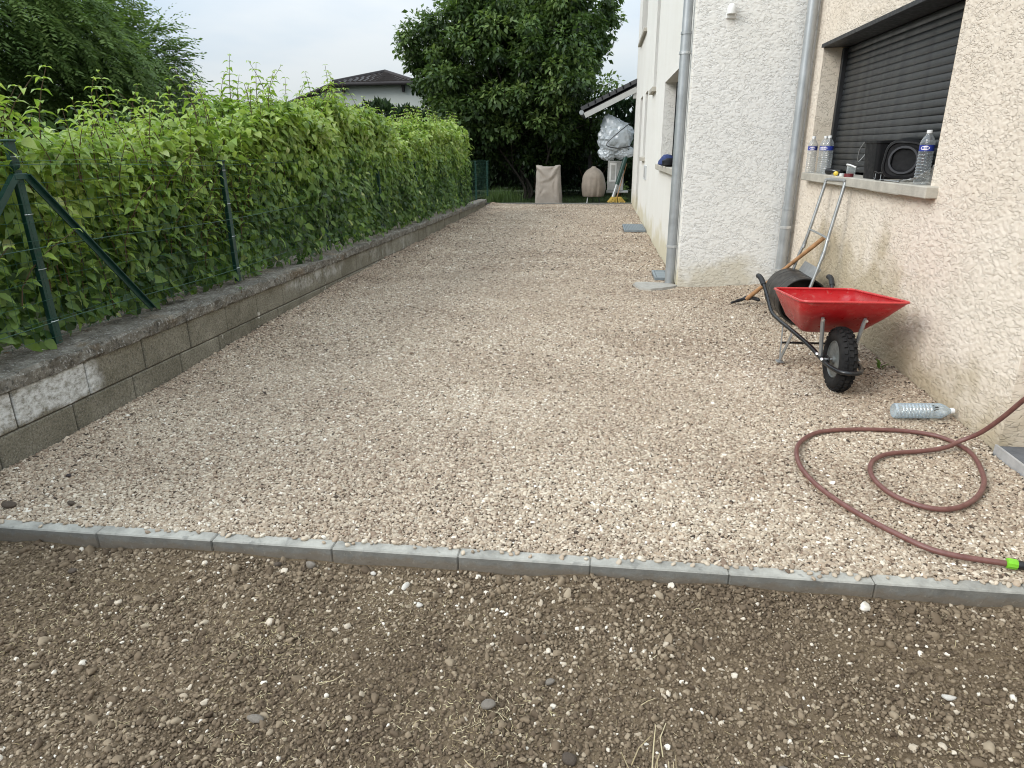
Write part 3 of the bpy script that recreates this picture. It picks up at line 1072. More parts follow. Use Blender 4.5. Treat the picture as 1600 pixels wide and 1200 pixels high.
mb.box((XR + 0.06, (4.47 + 7.14) / 2, 1.178), (0.268, 7.14 - 4.47, 0.072), ch=0.006)
sill = mb.obj('sill', M['sill'], house)
MB().box((XR - 0.066, 5.1, 1.148), (0.012, 0.5, 0.012)).obj('mortar_drip', M['sill'], sill)


# downpipes
def downpipe(x, y, ztop, brz, joint, arm):
    mb = MB().tube([(x, y, 0.0), (x, y, joint)], 0.052, 18)
    p = mb.obj('downpipe', M['zinc'], house, smooth=True)
    MB().tube([(x, y, joint - 0.06), (x, y, joint), (x, y, ztop)], [0.050, 0.048, 0.048], 18).obj('upper_pipe', M['zinc'], p, smooth=True)
    MB().lathe([(0.0495, -0.012), (0.056, -0.012), (0.056, 0.012), (0.0495, 0.012)], (x, y, joint + 0.02), n=18, cap=False).obj('joint_collar', M['zinc'], p, smooth=True)
    for z in brz:
        mb = MB().lathe([(0.053, -0.013), (0.060, -0.013), (0.060, 0.013), (0.053, 0.013)], (x, y, z), n=18, cap=False)
        mb.tube([(x + arm[0] * .055, y + arm[1] * .055, z), (x + arm[0] * .15, y + arm[1] * .15, z)], 0.006, 6)
        mb.obj('bracket', M['zinc_bright'], p, smooth=True)
    return p


downpipe(0.815, 7.665, 5.5, (0.42, 2.36), 2.52, (0.9, -0.3))
downpipe(1.935, 7.40, 5.5, (0.215, 0.66), 0.83, (0, 1))
# raised plaster strip beside the corner, wall lamp, meter box
MB().box((XF - 0.006, YF + 0.05, 2.7), (0.014, 0.07, 5.6)).obj('corner_strip', M['render_side'], house)
lamp = MB().box((1.205, 7.485, 2.655), (0.088, 0.03, 0.05), ch=0.006).obj('wall_lamp', M['white_plastic'], house)
mb = MB().lathe([(0.043, 0.0), (0.043, 0.03), (0.040, 0.055), (0.030, 0.078), (0.014, 0.09), (0.0, 0.093)], (1.205, 7.455, 2.665), n=20)
mb.obj('lamp_dome', M['white_plastic'], lamp, smooth=True)
mtr = MB().box((XF - 0.012, 13.95, 1.0), (0.03, 0.5, 0.26), ch=0.005).obj('meter_box', M['grey_plastic'], house)
MB().box((XF - 0.029, 13.95, 1.0), (0.006, 0.36, 0.18)).obj('meter_door', M['panel'], mtr)
# roof canopy at the far corner
can = bpy.data.objects.new('canopy_roof', None)
link(can, house)
# slope in the x,z plane: from (-0.5,2.36) up to (0.93,3.02)
sl = Vector((1.43, 0, 0.66)).normalized()
nrm = Vector((-sl.z, 0, sl.x))
rotm = Matrix((sl, (0, 1, 0), nrm)).transposed()
for i in range(8):
    p = Vector((-0.52, 21.2, 2.39)) + sl * (0.10 + 0.2 * i)
    MB().box(p + nrm * (0.085 + 0.006), (0.23, 3.4, 0.10), rotm @ Matrix.Rotation(R(2.2), 3, 'Y')).obj('tile', M['roof_dark'], can)
mb = MB().box(Vector((0.21, 19.52, 2.615)), (1.50, 0.03, 0.135), rotm)
mb.obj('fascia', M['white_wood'], can)
mb = MB().box(Vector((0.2, 21.2, 2.70)), (1.46, 3.3, 0.02), rotm)
mb.obj('deck', M['house_trim'], can)
mb = MB().lathe([(0.05, 0), (0.062, 0), (0.062, 3.4), (0.05, 3.4)], (-0.56, 19.5, 2.38), (0, 1, 0), 14)
mb.obj('gutter', M['zinc'], can, smooth=True)
MB().box((0.86, 19.62, 2.83), (0.12, 0.16, 0.26), ch=0.01).obj('roof_bracket', M['panel'], can)
for px_ in (-0.35,):
    MB().box((px_, 22.6, 1.15), (0.1, 0.1, 2.4)).obj('post', M['house_trim'], can)

# doorstep slab, drain grates, concrete pad
st = thing('doorstep_slab', 'dark grey slab with pale metal edge beside the house corner', 'doorstep', (2.3, 2.9, 0))
MB().box((2.35, 2.86, 0.002), (0.66, 0.92, 0.05), ch=0.003).obj('slab', M['slab'], st)
MB().box((2.013, 2.86, 0.004), (0.012, 0.93, 0.056)).obj('edge_strip', M['slab_edge'], st)


def grate(x0, x1, ya, yb, z, label):
    g = thing('drain_grate', label, 'drain grate', ((x0 + x1) / 2, (ya + yb) / 2, z), group=None)
    w, d = x1 - x0, yb - ya
    fr = MB()
    for s in (-1, 1):
        fr.box((s * (w / 2 - 0.012), 0, 0), (0.024, d, 0.03))
        fr.box((0, s * (d / 2 - 0.012), 0), (w - 0.049, 0.024, 0.03))
    fr.obj('frame', M['grate'], g, world=False)
    MB().box((0, 0, -0.012), (w - 0.05, d - 0.05, 0.012)).obj('tray', M['slab'], g, world=False)
    nb = max(4, int(w / 0.035))
    bm_ = MB().box((0, 0, 0.003), (0.022, d - 0.05, 0.014)).mesh('bar', M['grate'])
    for i in range(nb):
        b = bpy.data.objects.new('bar', bm_)
        link(b, g, False)
        b.location = (-w / 2 + 0.03 + (w - 0.06) * (i + 0.5) / nb, 0, 0)


grate(0.47, 0.86, 12.7, 13.8, 0.012, 'far grey drain grate flush in the gravel below the wall')
grate(0.665, 0.845, 7.83, 8.34, 0.020, 'small grey drain grate just behind the corner downpipe')
mb = MB()
pv = []
for k in range(22):
    a = 2 * math.pi * k / 22
    r_ = 1 + 0.16 * math.sin(3 * a + 1) + rnd.uniform(-0.06, 0.06)
    pv.append((0.62 + 0.235 * r_ * math.cos(a), 7.50 + 0.20 * r_ * math.sin(a)))
mb.add([(x, y, -0.02) for x, y in pv] + [(0.62 + (x - 0.62) * .95, 7.5 + (y - 7.5) * .95, 0.012) for x, y in pv],
       [(k, (k + 1) % 22, 22 + (k + 1) % 22, 22 + k) for k in range(22)] + [tuple(range(22, 44))])
tag(mb.obj('concrete_pad', M['pad']), 'flat rough concrete pad at the foot of the corner downpipe', 'concrete pad')

# ================================================================== FENCE
fence = thing('fence', 'dark green wire mesh fence with steel posts on the low wall', 'fence', (-3.09, 3.43, cop_z(3.43)))
FX = lambda y: float(wall_x(y)) - 0.115


def post(y, h, n=0.0):
    z = cop_z(y) - 0.02
    x = FX(y)
    mb = MB()
    # T profile: flange and web
    top = Vector((x - 0.03 * n, y, z + h))
    bot = Vector((x, y, z))
    ax = (top - bot)
    L = ax.length
    q = Matrix.Translation((bot + top) / 2).to_3x3()
    Rm = ax.normalized().to_track_quat('Z', 'Y').to_matrix()
    mb.box((bot + top) / 2, (0.008, 0.046, L), Rm)
    mb.box((bot + top) / 2 + Vector((-0.0215, 0, 0)), (0.034, 0.008, L), Rm)
    p = mb.obj('post', M['fence'], fence)
    cap = MB().box(top + Vector((-0.012, 0, 0.004)), (0.052, 0.05, 0.012), Rm, ch=0.003).obj('post_cap', M['fence'], p)
    for k in range(4):
        MB().tube([(x + 0.006, y - 0.028, z + h * (0.12 + 0.27 * k)), (x + 0.012, y, z + h * (0.12 + 0.27 * k)), (x + 0.006, y + 0.028, z + h * (0.12 + 0.27 * k))], 0.002, 4).obj('wire_clip', M['zinc_bright'], p)
    return p


posts_y = [1.24, 3.24, 5.25, 7.3, 9.3, 11.3, 13.3, 15.3, 17.3, 19.2]
for i, y in enumerate(posts_y): post(y, 1.06 if i == 1 else 0.99 if i == 0 else 0.96 if i == 2 else 0.92)
# braces of the corner post
for s, yb in ((1, 4.05), (-1, 2.35)):
    a_, b_ = Vector((FX(3.24) + 0.012, 3.24 + 0.03 * s, cop_z(3.24) + 0.87)), Vector((FX(yb) + 0.02, yb, cop_z(yb)))
    d_ = (b_ - a_)
    Rm = d_.normalized().to_track_quat('Z', 'X').to_matrix()
    mb = MB().box((a_ + b_) / 2, (0.034, 0.006, d_.length), Rm)
    mb.box((a_ + b_) / 2 + Rm @ Vector((0.014, 0.012, 0)), (0.006, 0.024, d_.length), Rm)
    mb.obj('brace', M['fence'], fence)
MB().box((FX(3.24) + 0.012, 3.24, cop_z(3.24) + 0.87), (0.012, 0.085, 0.03), ch=0.003).obj('brace_collar', M['fence'], fence)
# welded mesh: joined thin wires
wm_ = MB()


def wire(p, q, r):
    wm_.tube([p, q], r, 3, False)


ya, yb = 1.4, 19.4
zz_list = [0.03 + 0.1016 * k for k in range(10)]
seg = np.arange(ya, yb + 0.01, 1.0)
for hz in zz_list:
    pts = []
    for y in np.arange(ya, yb + 0.01, 0.5):
        sag = 0.012 * math.sin(y * 3.1 + hz * 9)
        pts.append((FX(y) + 0.010 + 0.004 * math.sin(y * 5 + hz * 20), y, cop_z(y) + hz + sag))
    wm_.tube(pts, 0.0012, 3, False)
for y in np.arange(ya, yb, 0.0508 * 1.5):
    y = float(y)
    wm_.tube([(FX(y) + 0.010, y, cop_z(y) + 0.02), (FX(y) + 0.010, y + rnd.uniform(-0.006, 0.006), cop_z(y) + 0.94)], 0.0011, 3, False)
o = wm_.obj('wire_mesh', M['wire'], fence)
o['kind'] = 'stuff'
for hz in (0.10, 0.50, 0.92):
    wr_t = 0.0016 if hz > 0.9 else 0.0024
    pts = [(FX(y) + 0.018, y, cop_z(y) + hz + 0.01 * math.sin(y * 2.2)) for y in np.arange(ya, yb + .01, 0.5)]
    MB().tube(pts, wr_t, 5, False).obj('tension_wire', M['wire'], fence)

# ================================================================== LEAVES
LEAF8_V = np.array([(0, 0, 0), (.34, 0, -.015), (.28, .47, .055), (.28, -.47, .055), (.70, 0, -.10), (.64, .36, -.03), (.64, -.36, -.03), (1, 0, -.30)], float)
LEAF8_F = np.array([(0, 1, 2, 2), (0, 3, 1, 1), (2, 1, 4, 5), (1, 3, 6, 4), (5, 4, 7, 7), (4, 6, 7, 7)])
LEAF8_T = np.array([(0, 1, 2), (0, 3, 1), (2, 1, 4), (2, 4, 5), (1, 3, 6), (1, 6, 4), (5, 4, 7), (4, 6, 7)])
LEAF4_V = np.array([(0, 0, 0), (.45, .46, .06), (.45, -.46, .06), (1, 0, -.12), (.5, 0, -.03)], float)
LEAF4_T = np.array([(0, 4, 1), (0, 2, 4), (1, 4, 3), (4, 2, 3)])
LEAF2_V = np.array([(0, 0, 0), (.5, .42, .02), (.5, -.42, .02), (1, 0, -.06)], float)
LEAF2_T = np.array([(0, 2, 1), (1, 2, 3)])


def unit(a):
    return a / (np.linalg.norm(a, axis=-1, keepdims=True) + 1e-9)


def leaves_mesh(name, P, D, N, L, Wd, tint, mat, TV=LEAF8_V, TF=LEAF8_T, curl=None):
    D = unit(D)
    B = unit(np.cross(N, D))
    N = np.cross(D, B)
    n = len(P)
    tv = np.repeat(TV[None], n, 0).copy()
    if curl is not None:
        tv[:, :, 2] *= curl[:, None]
    V = P[:, None] + tv[:, :, :1] * (D * L[:, None])[:, None] + tv[:, :, 1:2] * (B * Wd[:, None])[:, None] + tv[:, :, 2:3] * (N * L[:, None])[:, None]
    F = (TF[None] + (np.arange(n) * len(TV))[:, None, None]).reshape(-1, 3)
    T = np.repeat(tint, len(TV))
    return np_mesh(name, V.reshape(-1, 3), F, mat, T, smooth=True)


CAMP = np.array([0, 0, 1.45])


def hedge_top(y):
    y = np.asarray(y, float)
    base = np.interp(y, [1.0, 3.0, 4.2, 5.0, 6.0, 7.0, 8.5, 9.5, 10.3, 11.0, 12, 14, 15.8, 16.4],
                     [1.48, 1.48, 1.50, 1.53, 1.72, 1.85, 1.94, 1.90, 1.64, 1.68, 1.82, 1.92, 1.78, 1.45])
    return base + 0.07 * np.sin(y * 4.1) + 0.06 * np.sin(y * 9.7 + 1) + 0.03 * np.sin(y * 21)


def make_hedge(ya, yb, n_fill, n_shoot, label, n_parts, seed):
    g = np.random.default_rng(seed)
    L0 = yb - ya
    hedge = thing('hedge', label, 'hedge', (float(wall_x((ya + yb) / 2)) - 0.7, (ya + yb) / 2, 0.25), group=None)
    # --- fill leaves: front face, top, and a thick band behind
    y = g.uniform(ya, yb, n_fill)
    kind = g.random(n_fill)
    top = hedge_top(y)
    zb_ = cop_z(y) + 0.0
    z = zb_ + (top - zb_) * g.random(n_fill) ** 0.85
    depth = np.abs(g.normal(0, 0.13, n_fill)) + g.uniform(0, 0.06, n_fill)
    bulge = 0.025 * np.sin(y * 2.3 + z * 3) + 0.025 * np.sin(y * 5.1 - z * 4 + 1) + 0.015 * np.sin(y * 11 + z * 7)
    rel = (z - zb_) / np.maximum(top - zb_, 0.1)
    xfront = wall_x(y) - 0.185 + 0.15 * sstep(5.4, 6.6, y) + bulge - 0.10 * sstep(0.6, 1.0, rel) + 0.035 * (1 - sstep(0.0, 0.3, rel))
    x = xfront - depth
    tp = kind > 0.62
    xr = g.uniform(0.0, 0.95, n_fill)
    x[tp] = (xfront - xr)[tp]
    z[tp] = (top + 0.05 * np.sin(y * 6 + x * 5) - np.abs(g.normal(0, 0.09, n_fill)))[tp]
    P = np.stack([x, y, z], -1)
    outward = np.where(tp[:, None], np.array([0.25, 0.0, 1.0])[None], np.array([0.9, -0.12, 0.55])[None])
    N = unit(outward + g.normal(0, 0.40, (n_fill, 3)))
    D = unit(np.cross(np.cross(N, np.stack([g.normal(0.5, .5, n_fill), g.normal(0, 0.9, n_fill), g.normal(-0.75, .45, n_fill)], -1)), N))
    Ln = g.normal(0.080, 0.020, n_fill).clip(0.035, 0.125)
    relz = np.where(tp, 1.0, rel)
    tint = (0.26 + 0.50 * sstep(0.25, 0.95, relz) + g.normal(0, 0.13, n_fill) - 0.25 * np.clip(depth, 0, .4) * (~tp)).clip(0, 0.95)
    flip = g.random(n_fill) < 0.015
    tint[flip] = 1.0
    tint += 0.10 * np.sin(y * 3.3 + 2) * np.sin(z * 4 + y)
    gap = (np.sin(y * 7.1 + z * 5.3) + np.sin(y * 3.7 - z * 8.9 + 2) + g.normal(0, .5, n_fill)) > 1.45
    P_gap = gap & ~tp
    P[P_gap, 0] -= 0.16
    depth = depth + 0.16 * P_gap
    # --- shoots: stems with opposite pairs of leaves
    sp, sd, sn, sl_, st_ = [], [], [], [], []
    stems = MB()
    for k in range(n_shoot):
        yy_ = g.uniform(ya, yb)
        tall = g.random() < (0.32 if yy_ < 5 else 0.20)
        tz = float(hedge_top(yy_))
        hx = float(wall_x(yy_)) - 0.19 - g.uniform(0.0, 0.8)
        front = g.random() < 0.22
        if front: hx = float(wall_x(yy_)) - 0.185 - abs(g.normal(0, .05))
        z_hi = tz + (g.uniform(0.08, 0.40) if tall else g.normal(0.02, 0.06))
        if front and not tall: z_hi = tz - g.uniform(0.05, 0.5)
        z_lo = z_hi - g.uniform(0.30, 0.55)
        lean = np.array([g.normal(0.04, 0.10), g.normal(-0.02, 0.12), 0])
        pts = [np.array([hx, yy_, z_lo]) + lean * (q * q) + np.array([0, 0, (z_hi - z_lo) * q]) for q in np.linspace(0, 1, 5)]
        stems.tube([tuple(p) for p in pts], [0.0045, 0.004, 0.0035, 0.0028, 0.0018], 4, False)
        nn = int((z_hi - z_lo) / 0.055)
        ph = g.uniform(0, 6.28)
        for q in range(nn + 1):
            t_ = q / max(nn, 1)
            p = pts[0] + lean * t_ * t_ + np.array([0, 0, (z_hi - z_lo) * t_])
            ph += 1.57 + g.normal(0, .3)
            for s in (0, math.pi):
                a_ = ph + s
                d = np.array([math.cos(a_), math.sin(a_), 0.25 - 0.1 * g.random()])
                size = 0.090 * (1 - 0.55 * t_ ** 3) * g.uniform(0.8, 1.2)
                sp.append(p); sd.append(d); sn.append(np.array([0, 0, 1]) + 0.15 * g.normal(size=3) - 0.3 * d * 0)
                sl_.append(size)
                st_.append(np.clip(0.50 + 0.30 * t_ + g.normal(0, .08), 0, .93))
    P = np.concatenate([P, np.array(sp)])
    D = np.concatenate([D, np.array(sd)])
    N = np.concatenate([N, np.array(sn)])
    Ln = np.concatenate([Ln, np.array(sl_)])
    tint = np.concatenate([tint, np.array(st_)])
    n = len(P)
    Wd = Ln * g.uniform(0.52, 0.72, n)
    curl = g.uniform(0.3, 1.7, n)
    curl[n_fill:] = g.uniform(1.3, 2.6, n - n_fill)
    # deep inner band so that the hedge is opaque
    stems_o = stems.obj('stems', M['stem'], hedge)
    stems_o['kind'] = 'stuff'
    # single leaves as parts: the largest in the picture, on the outer side
    if n_parts:
        dist = np.linalg.norm(P - CAMP, axis=1)
        vis = (P[:, 1] > 2.75) & (P[:, 1] < 5.2)
        outer = np.zeros(n, bool)
        outer[:n_fill] = (~tp & (depth < 0.07)) | (tp & (xr < 0.5) & (z > top - 0.04))
        outer[n_fill:] = True
        score = np.where(vis & outer, Ln / dist, 0)
        pick = np.argsort(-score)[:n_parts]
        lm = []
        for q in range(8):
            i = pick[q]
            lm.append(leaves_mesh('leaf', np.zeros((1, 3)), np.array([[1.0, 0, 0]]), np.array([[0, 0, 1.0]]), np.ones(1), np.array([0.55 + 0.03 * (q % 4)]),
                                  np.array([0.45 + 0.065 * q]), M['hedge_leaf'], curl=np.array([0.5 + 0.15 * q])))
        order = np.argsort(tint[pick])
        for r_, oi in enumerate(order):
            i = pick[oi]
            lo = bpy.data.objects.new('leaf', lm[min(7, int((tint[i] - 0.42) / 0.065)) if tint[i] > 0.42 else 0])
            link(lo, hedge)
            d = unit(D[i]); b = unit(np.cross(N[i], d)); nn_ = np.cross(d, b)
            s = Ln[i]
            lo.matrix_basis = Matrix(((d[0] * s, b[0] * s, nn_[0] * s, P[i, 0]), (d[1] * s, b[1] * s, nn_[1] * s, P[i, 1]), (d[2] * s, b[2] * s, nn_[2] * s, P[i, 2]), (0, 0, 0, 1)))
        keep = np.ones(n, bool)
        keep[pick] = False
        P, D, N, Ln, Wd, tint, curl = P[keep], D[keep], N[keep], Ln[keep], Wd[keep], tint[keep], curl[keep]
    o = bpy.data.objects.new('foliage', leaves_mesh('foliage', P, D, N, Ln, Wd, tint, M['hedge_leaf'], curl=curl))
    link(o, hedge)
    o['kind'] = 'stuff'
    return hedge


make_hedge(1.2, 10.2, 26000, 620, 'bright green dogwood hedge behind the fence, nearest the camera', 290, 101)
make_hedge(10.3, 16.2, 17000, 330, 'smaller clipped green hedge at the far end of the fence', 0, 202)


def clump_cloud(g, centers, radii, per, flat=0.75):
    n = len(centers) * per
    c = np.repeat(centers, per, 0)
    r = np.repeat(radii, per)
    d = unit(g.normal(size=(n, 3)))
    rr = r * g.random(n) ** 0.45
    P = c + d * rr[:, None] * np.array([1, 1, flat])
    return P, d, rr / r


def broad_tree(name, label, base, crown_c, crown_r, n_clump, per, seed, leaf=0.11, zmin=1.2, trunks=4, mat='tree_leaf'):
    g = np.random.default_rng(seed)
    tr = thing(name, label, 'tree', base)
    d = unit(g.normal(size=(n_clump, 3)))
    rad = g.random(n_clump) ** 0.33
    cen = np.array(crown_c) + d * rad[:, None] * np.array(crown_r)
    cen += 0.25 * np.array(crown_r) * np.stack([np.sin(cen[:, 2] * 1.9 + cen[:, 1]), np.sin(cen[:, 0] * 1.7), np.sin(cen[:, 0] * 2.1 + 1) * 0.5], -1) * 0.5
    cen = cen[cen[:, 2] > zmin]
    rads = g.uniform(0.28, 0.6, len(cen)) * np.mean(crown_r) / 3.3
    P, dd, q = clump_cloud(g, cen, rads, per)
    n = len(P)
    N = unit(np.array([0, 0, 0.9]) + 0.5 * dd + g.normal(0, 0.45, (n, 3)))
    D = unit(dd + np.array([0, 0, -0.5]) + g.normal(0, 0.5, (n, 3)))
    L = g.normal(leaf, leaf * 0.2, n).clip(leaf * 0.4, leaf * 1.6)
    ct = np.repeat(g.normal(0, 0.12, len(cen)), per)
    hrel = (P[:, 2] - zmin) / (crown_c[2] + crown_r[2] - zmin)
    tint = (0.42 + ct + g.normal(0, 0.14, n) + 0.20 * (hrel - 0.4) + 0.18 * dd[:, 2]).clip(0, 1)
    o = bpy.data.objects.new('crown', leaves_mesh('crown', P, D, N, L, L * 0.62, tint, M[mat], LEAF4_V, LEAF4_T))
    link(o, tr)
    b = Vector(base)
    for k in range(trunks):
        mb = MB()
        tgt = Vector(cen[g.integers(len(cen))])
        off = Vector((g.uniform(-.25, .25), g.uniform(-.25, .25), 0)) if trunks > 1 else Vector()
        st = b + off
        mid = st.lerp(tgt, 0.45) + Vector((g.normal(0, .1), g.normal(0, .1), 0.5))
        r0 = 0.048 if trunks > 1 else 0.16
        path = spline([st, st + Vector((off.x * .3, off.y * .3, 0.5)), mid, tgt], 5)
        mb.tube(path, list(np.linspace(r0, 0.018, len(path))), 7)
        for q in range(5):
            i = int(len(path) * g.uniform(0.35, 0.9))
            t2 = Vector(cen[np.argmin(np.linalg.norm(cen - np.array(path[min(i + 3, len(path) - 1)]) - g.normal(0, .8, 3), axis=1))])
            mb.tube(spline([path[i], path[i].lerp(t2, .5) + Vector((0, 0, .12)), t2], 3), list(np.linspace(r0 * .4, 0.01, 7)), 5)
        mb.obj('trunk', M['bark'], tr, smooth=True)
    return tr


broad_tree('broadleaf_tree', 'large round dark green tree behind the beige covered furniture', (-2.15, 22.0, -0.05), (-2.75, 22.6, 3.8), (3.05, 2.7, 3.05), 600, 150, 31, 0.15, 1.05, 5)

# feathery tree on the left
def feather_tree(label, base, crown_c, crown_r, n_spray, seed, dirbias=(0.35, -0.15, -0.3), keep=None):
    g = np.random.default_rng(seed)
    tr = thing('feathery_tree', label, 'tree', base)
    d = unit(g.normal(size=(n_spray, 3)))
    rad = g.random(n_spray) ** 0.28
    cen = np.array(crown_c) + d * rad[:, None] * np.array(crown_r)
    wob = np.stack([np.sin(cen[:, 2] * 1.3 + cen[:, 1] * .7), np.sin(cen[:, 0] * 1.1), np.sin(cen[:, 0] * 1.6 + cen[:, 1])], -1)
    cen += wob * 0.45
    nl = 19
    ax = unit(np.array(dirbias) + d * 0.6 + g.normal(0, 0.4, (n_spray, 3)))
    Ls = g.uniform(0.5, 0.95, n_spray)
    side = unit(np.cross(ax, np.array([0, 0, 1.0])[None]))
    nrm_ = np.cross(side, ax)
    P, D, N, T = [], [], [], []
    ct = g.normal(0.42, 0.16, n_spray) + 0.12 * d[:, 2] + 0.14 * np.sin(cen[:, 0] * 2.3 + cen[:, 2] * 1.7)
    for k in range(nl):
        t_ = (k // 2 + 0.5) / (nl / 2)
        s = 1 if k % 2 else -1
        P.append(cen + ax * (Ls * t_)[:, None] + nrm_ * (-0.25 * Ls * t_ * t_)[:, None])
        D.append(unit(side * s + ax * 0.75 + g.normal(0, .15, (n_spray, 3)) + np.array([0, 0, -.25])))
        N.append(nrm_ + g.normal(0, .3, (n_spray, 3)))
        T.append(ct + g.normal(0, .06, n_spray))
    P, D, N, T = map(np.concatenate, (P, D, N, T))
    L = g.uniform(0.09, 0.17, len(P))
    o = bpy.data.objects.new('crown', leaves_mesh('crown', P, D, N, L, L * 0.40, T.clip(0, 1), M['feather_leaf'], LEAF2_V, LEAF2_T))
    link(o, tr)
    mb = MB()
    b = Vector(base)
    top = Vector(crown_c)
    tp_ = spline([b, b.lerp(top, .4) + Vector((.15, 0, 0)), top + Vector((0, 0, crown_r[2] * .4))], 6)
    mb.tube(tp_, list(np.linspace(0.22, 0.05, len(tp_))), 9)
    for k in range(22):
        i = g.integers(4, len(tp_) - 1)
        t2 = Vector(cen[g.integers(len(cen))])
        mb.tube(spline([tp_[i], tp_[i].lerp(t2, .55) + Vector((0, 0, .35)), t2], 4), list(np.linspace(0.06, 0.008, 9)), 5)
    mb.obj('trunk', M['bark'], tr, smooth=True)
    return tr


feather_tree('tall dark feathery tree filling the upper left sky', (-13.6, 14.6, -0.1), (-13.9, 14.6, 4.3), (3.7, 3.4, 3.3), 9500, 41)
feather_tree('lighter feathery tree at the right edge of the dark one', (-12.1, 17.6, -0.1), (-12.0, 17.4, 3.3), (1.35, 1.5, 1.75), 1500, 42, (0.4, 0, -0.1))

# conifer hedge far back
def conifer_hedge(label, x0, x1, y, ztop, seed, n=9000, thick=0.8):
    g = np.random.default_rng(seed)
    h = thing('conifer_hedge', label, 'hedge', ((x0 + x1) / 2, y, -0.1))
    x = g.uniform(x0, x1, n)
    zt = ztop + 0.14 * np.sin(x * 2.1) + 0.09 * np.sin(x * 5.3 + 1) + 0.05 * np.sin(x * 13)
    z = zt * g.random(n) ** 0.8
    tp = g.random(n) < 0.25
    yy_ = y - thick * (1 - 0.25 * (z / ztop) ** 2) + np.abs(g.normal(0, 0.16, n)) + 0.12 * np.sin(x * 3.1 + z * 2)
    z[tp] = zt[tp] - np.abs(g.normal(0, .08, tp.sum()))
    yy_[tp] = y + g.uniform(-thick * .75, thick, tp.sum())
    P = np.stack([x, yy_, z], -1)
    D = unit(np.stack([g.normal(0, .45, n), g.normal(-.45, .3, n), np.abs(g.normal(0.8, .4, n))], -1))
    N = unit(np.stack([g.normal(0, .5, n), -np.ones(n), g.normal(0.3, .4, n)], -1))
    L = g.uniform(0.16, 0.34, n)
    tint = (0.35 + g.normal(0, .15, n) + 0.35 * sstep(0.8, 1.0, z / zt)).clip(0, 1)
    o = bpy.data.objects.new('foliage', leaves_mesh('foliage', P, D, N, L, L * 0.4, tint, M['thuja_leaf'], LEAF4_V, LEAF4_T))
    link(o, h)
    o['kind'] = 'stuff'
    mb = MB().box(((x0 + x1) / 2, y + 0.05, ztop * 0.44), (x1 - x0 - 0.2, thick * 0.9, ztop * 0.86))
    mb.obj('inner_twigs', M['thuja_leaf'], h)
    return h


conifer_hedge('dark clipped conifer hedge below the far tiled house', -13.0, 3.2, 26.0, 2.85, 51, 15000)

# far house with half-hipped tiled roof
far = thing('tiled_house', 'distant pale house with brown half-hipped tiled roof above the hedges', 'house', (-10.3, 34, 0))
hx, hy = -10.3, 32.0
zr, ze = 4.92, 4.36
wl_, wr_ = -17.5, -3.1
gm_ = MB()
# gable wall (cut off by the half hip)
zslope = lambda x: zr - abs(x - hx) * 0.345
gm_.add([(wl_, hy, -0.1), (wr_, hy, -0.1), (wr_, hy, zslope(wr_)), (-8.75, hy, ze - 0.02), (-11.95, hy, ze - 0.02), (wl_, hy, zslope(wl_))], [(0, 1, 2, 3, 4, 5)])
gm_.add([(wl_, hy, -0.1), (wl_, hy + 9, -0.1), (wl_, hy + 9, zslope(wl_)), (wl_, hy, zslope(wl_))], [(0, 3, 2, 1)])
gm_.add([(wr_, hy, -0.1), (wr_, hy + 9, -0.1), (wr_, hy + 9, zslope(wr_)), (wr_, hy, zslope(wr_))], [(0, 1, 2, 3)])
gm_.obj('wall', M['house_wall'], far)
# tiles: rows of pan tiles on the half hip and on both main slopes


def tile_slope(name, corner_a, corner_b, top_a, top_b, rows, cols):
    A, B_, TA, TB = map(Vector, (corner_a, corner_b, top_a, top_b))
    n_ = (B_ - A).cross(TA - A).normalized()
    if n_.z < 0: n_ = -n_
    mb = MB()
    for r_ in range(rows):
        v0, v1 = r_ / rows, (r_ + 1) / rows
        l0, r0 = A.lerp(TA, v0), B_.lerp(TB, v0)
        l1, r1 = A.lerp(TA, v1), B_.lerp(TB, v1)
        m = max(2, int(cols * ((r0 - l0).length / (B_ - A).length)))
        nn = m * 4
        vs, fs = [], []
        for k in range(nn + 1):
            u = k / nn
            w_ = 0.035 * (0.5 + 0.5 * math.cos(2 * math.pi * u * m))
            vs.append(l0.lerp(r0, u) + n_ * (0.06 + w_))
            vs.append(l1.lerp(r1, u) + n_ * (0.005 + w_))
        for k in range(nn): fs.append((2 * k, 2 * k + 2, 2 * k + 3, 2 * k + 1))
        for k in range(nn + 1): vs.append(l0.lerp(r0, k / nn))
        for k in range(nn): fs.append((2 * (nn + 1) + k, 2 * (nn + 1) + k + 1, 2 * k + 2, 2 * k))
        mb.add(vs, fs)
    return mb.obj(name, M['house_roof'], far, smooth=True)


o = tile_slope('roof_tiles', (-12.15, hy - 0.35, ze), (-8.55, hy - 0.35, ze), (hx - 0.06, hy + 1.75, zr + 0.04), (hx + 0.06, hy + 1.75, zr + 0.04), 9, 15)
o['kind'] = 'stuff'
for s in (-1, 1):
    o = tile_slope('roof_tiles', (hx + s * 7.6, hy - 0.3, zr - 7.6 * 0.345), (hx + s * 7.6, hy + 9, zr - 7.6 * 0.345), (hx + s * 1.75, hy - 0.28, ze + 0.02), (hx + s * .05, hy + 9, zr), 16, 26)
    o['kind'] = 'stuff'
mb = MB()
for s in (-1, 1):
    mb.tube([(hx + s * 1.85, hy - 0.36, ze + 0.05), (hx, hy + 1.7, zr + 0.09)], 0.085, 8)
    mb.tube([(hx + s * 7.6, hy - 0.33, zr - 7.6 * .345 + .02), (hx + s * 1.8, hy - 0.33, ze + 0.0)], 0.085, 6)
mb.tube([(hx, hy + 1.7, zr + 0.09), (hx, hy + 9, zr + 0.07)], 0.09, 8)
mb.obj('ridge_tiles', M['house_trim'], far, smooth=True)
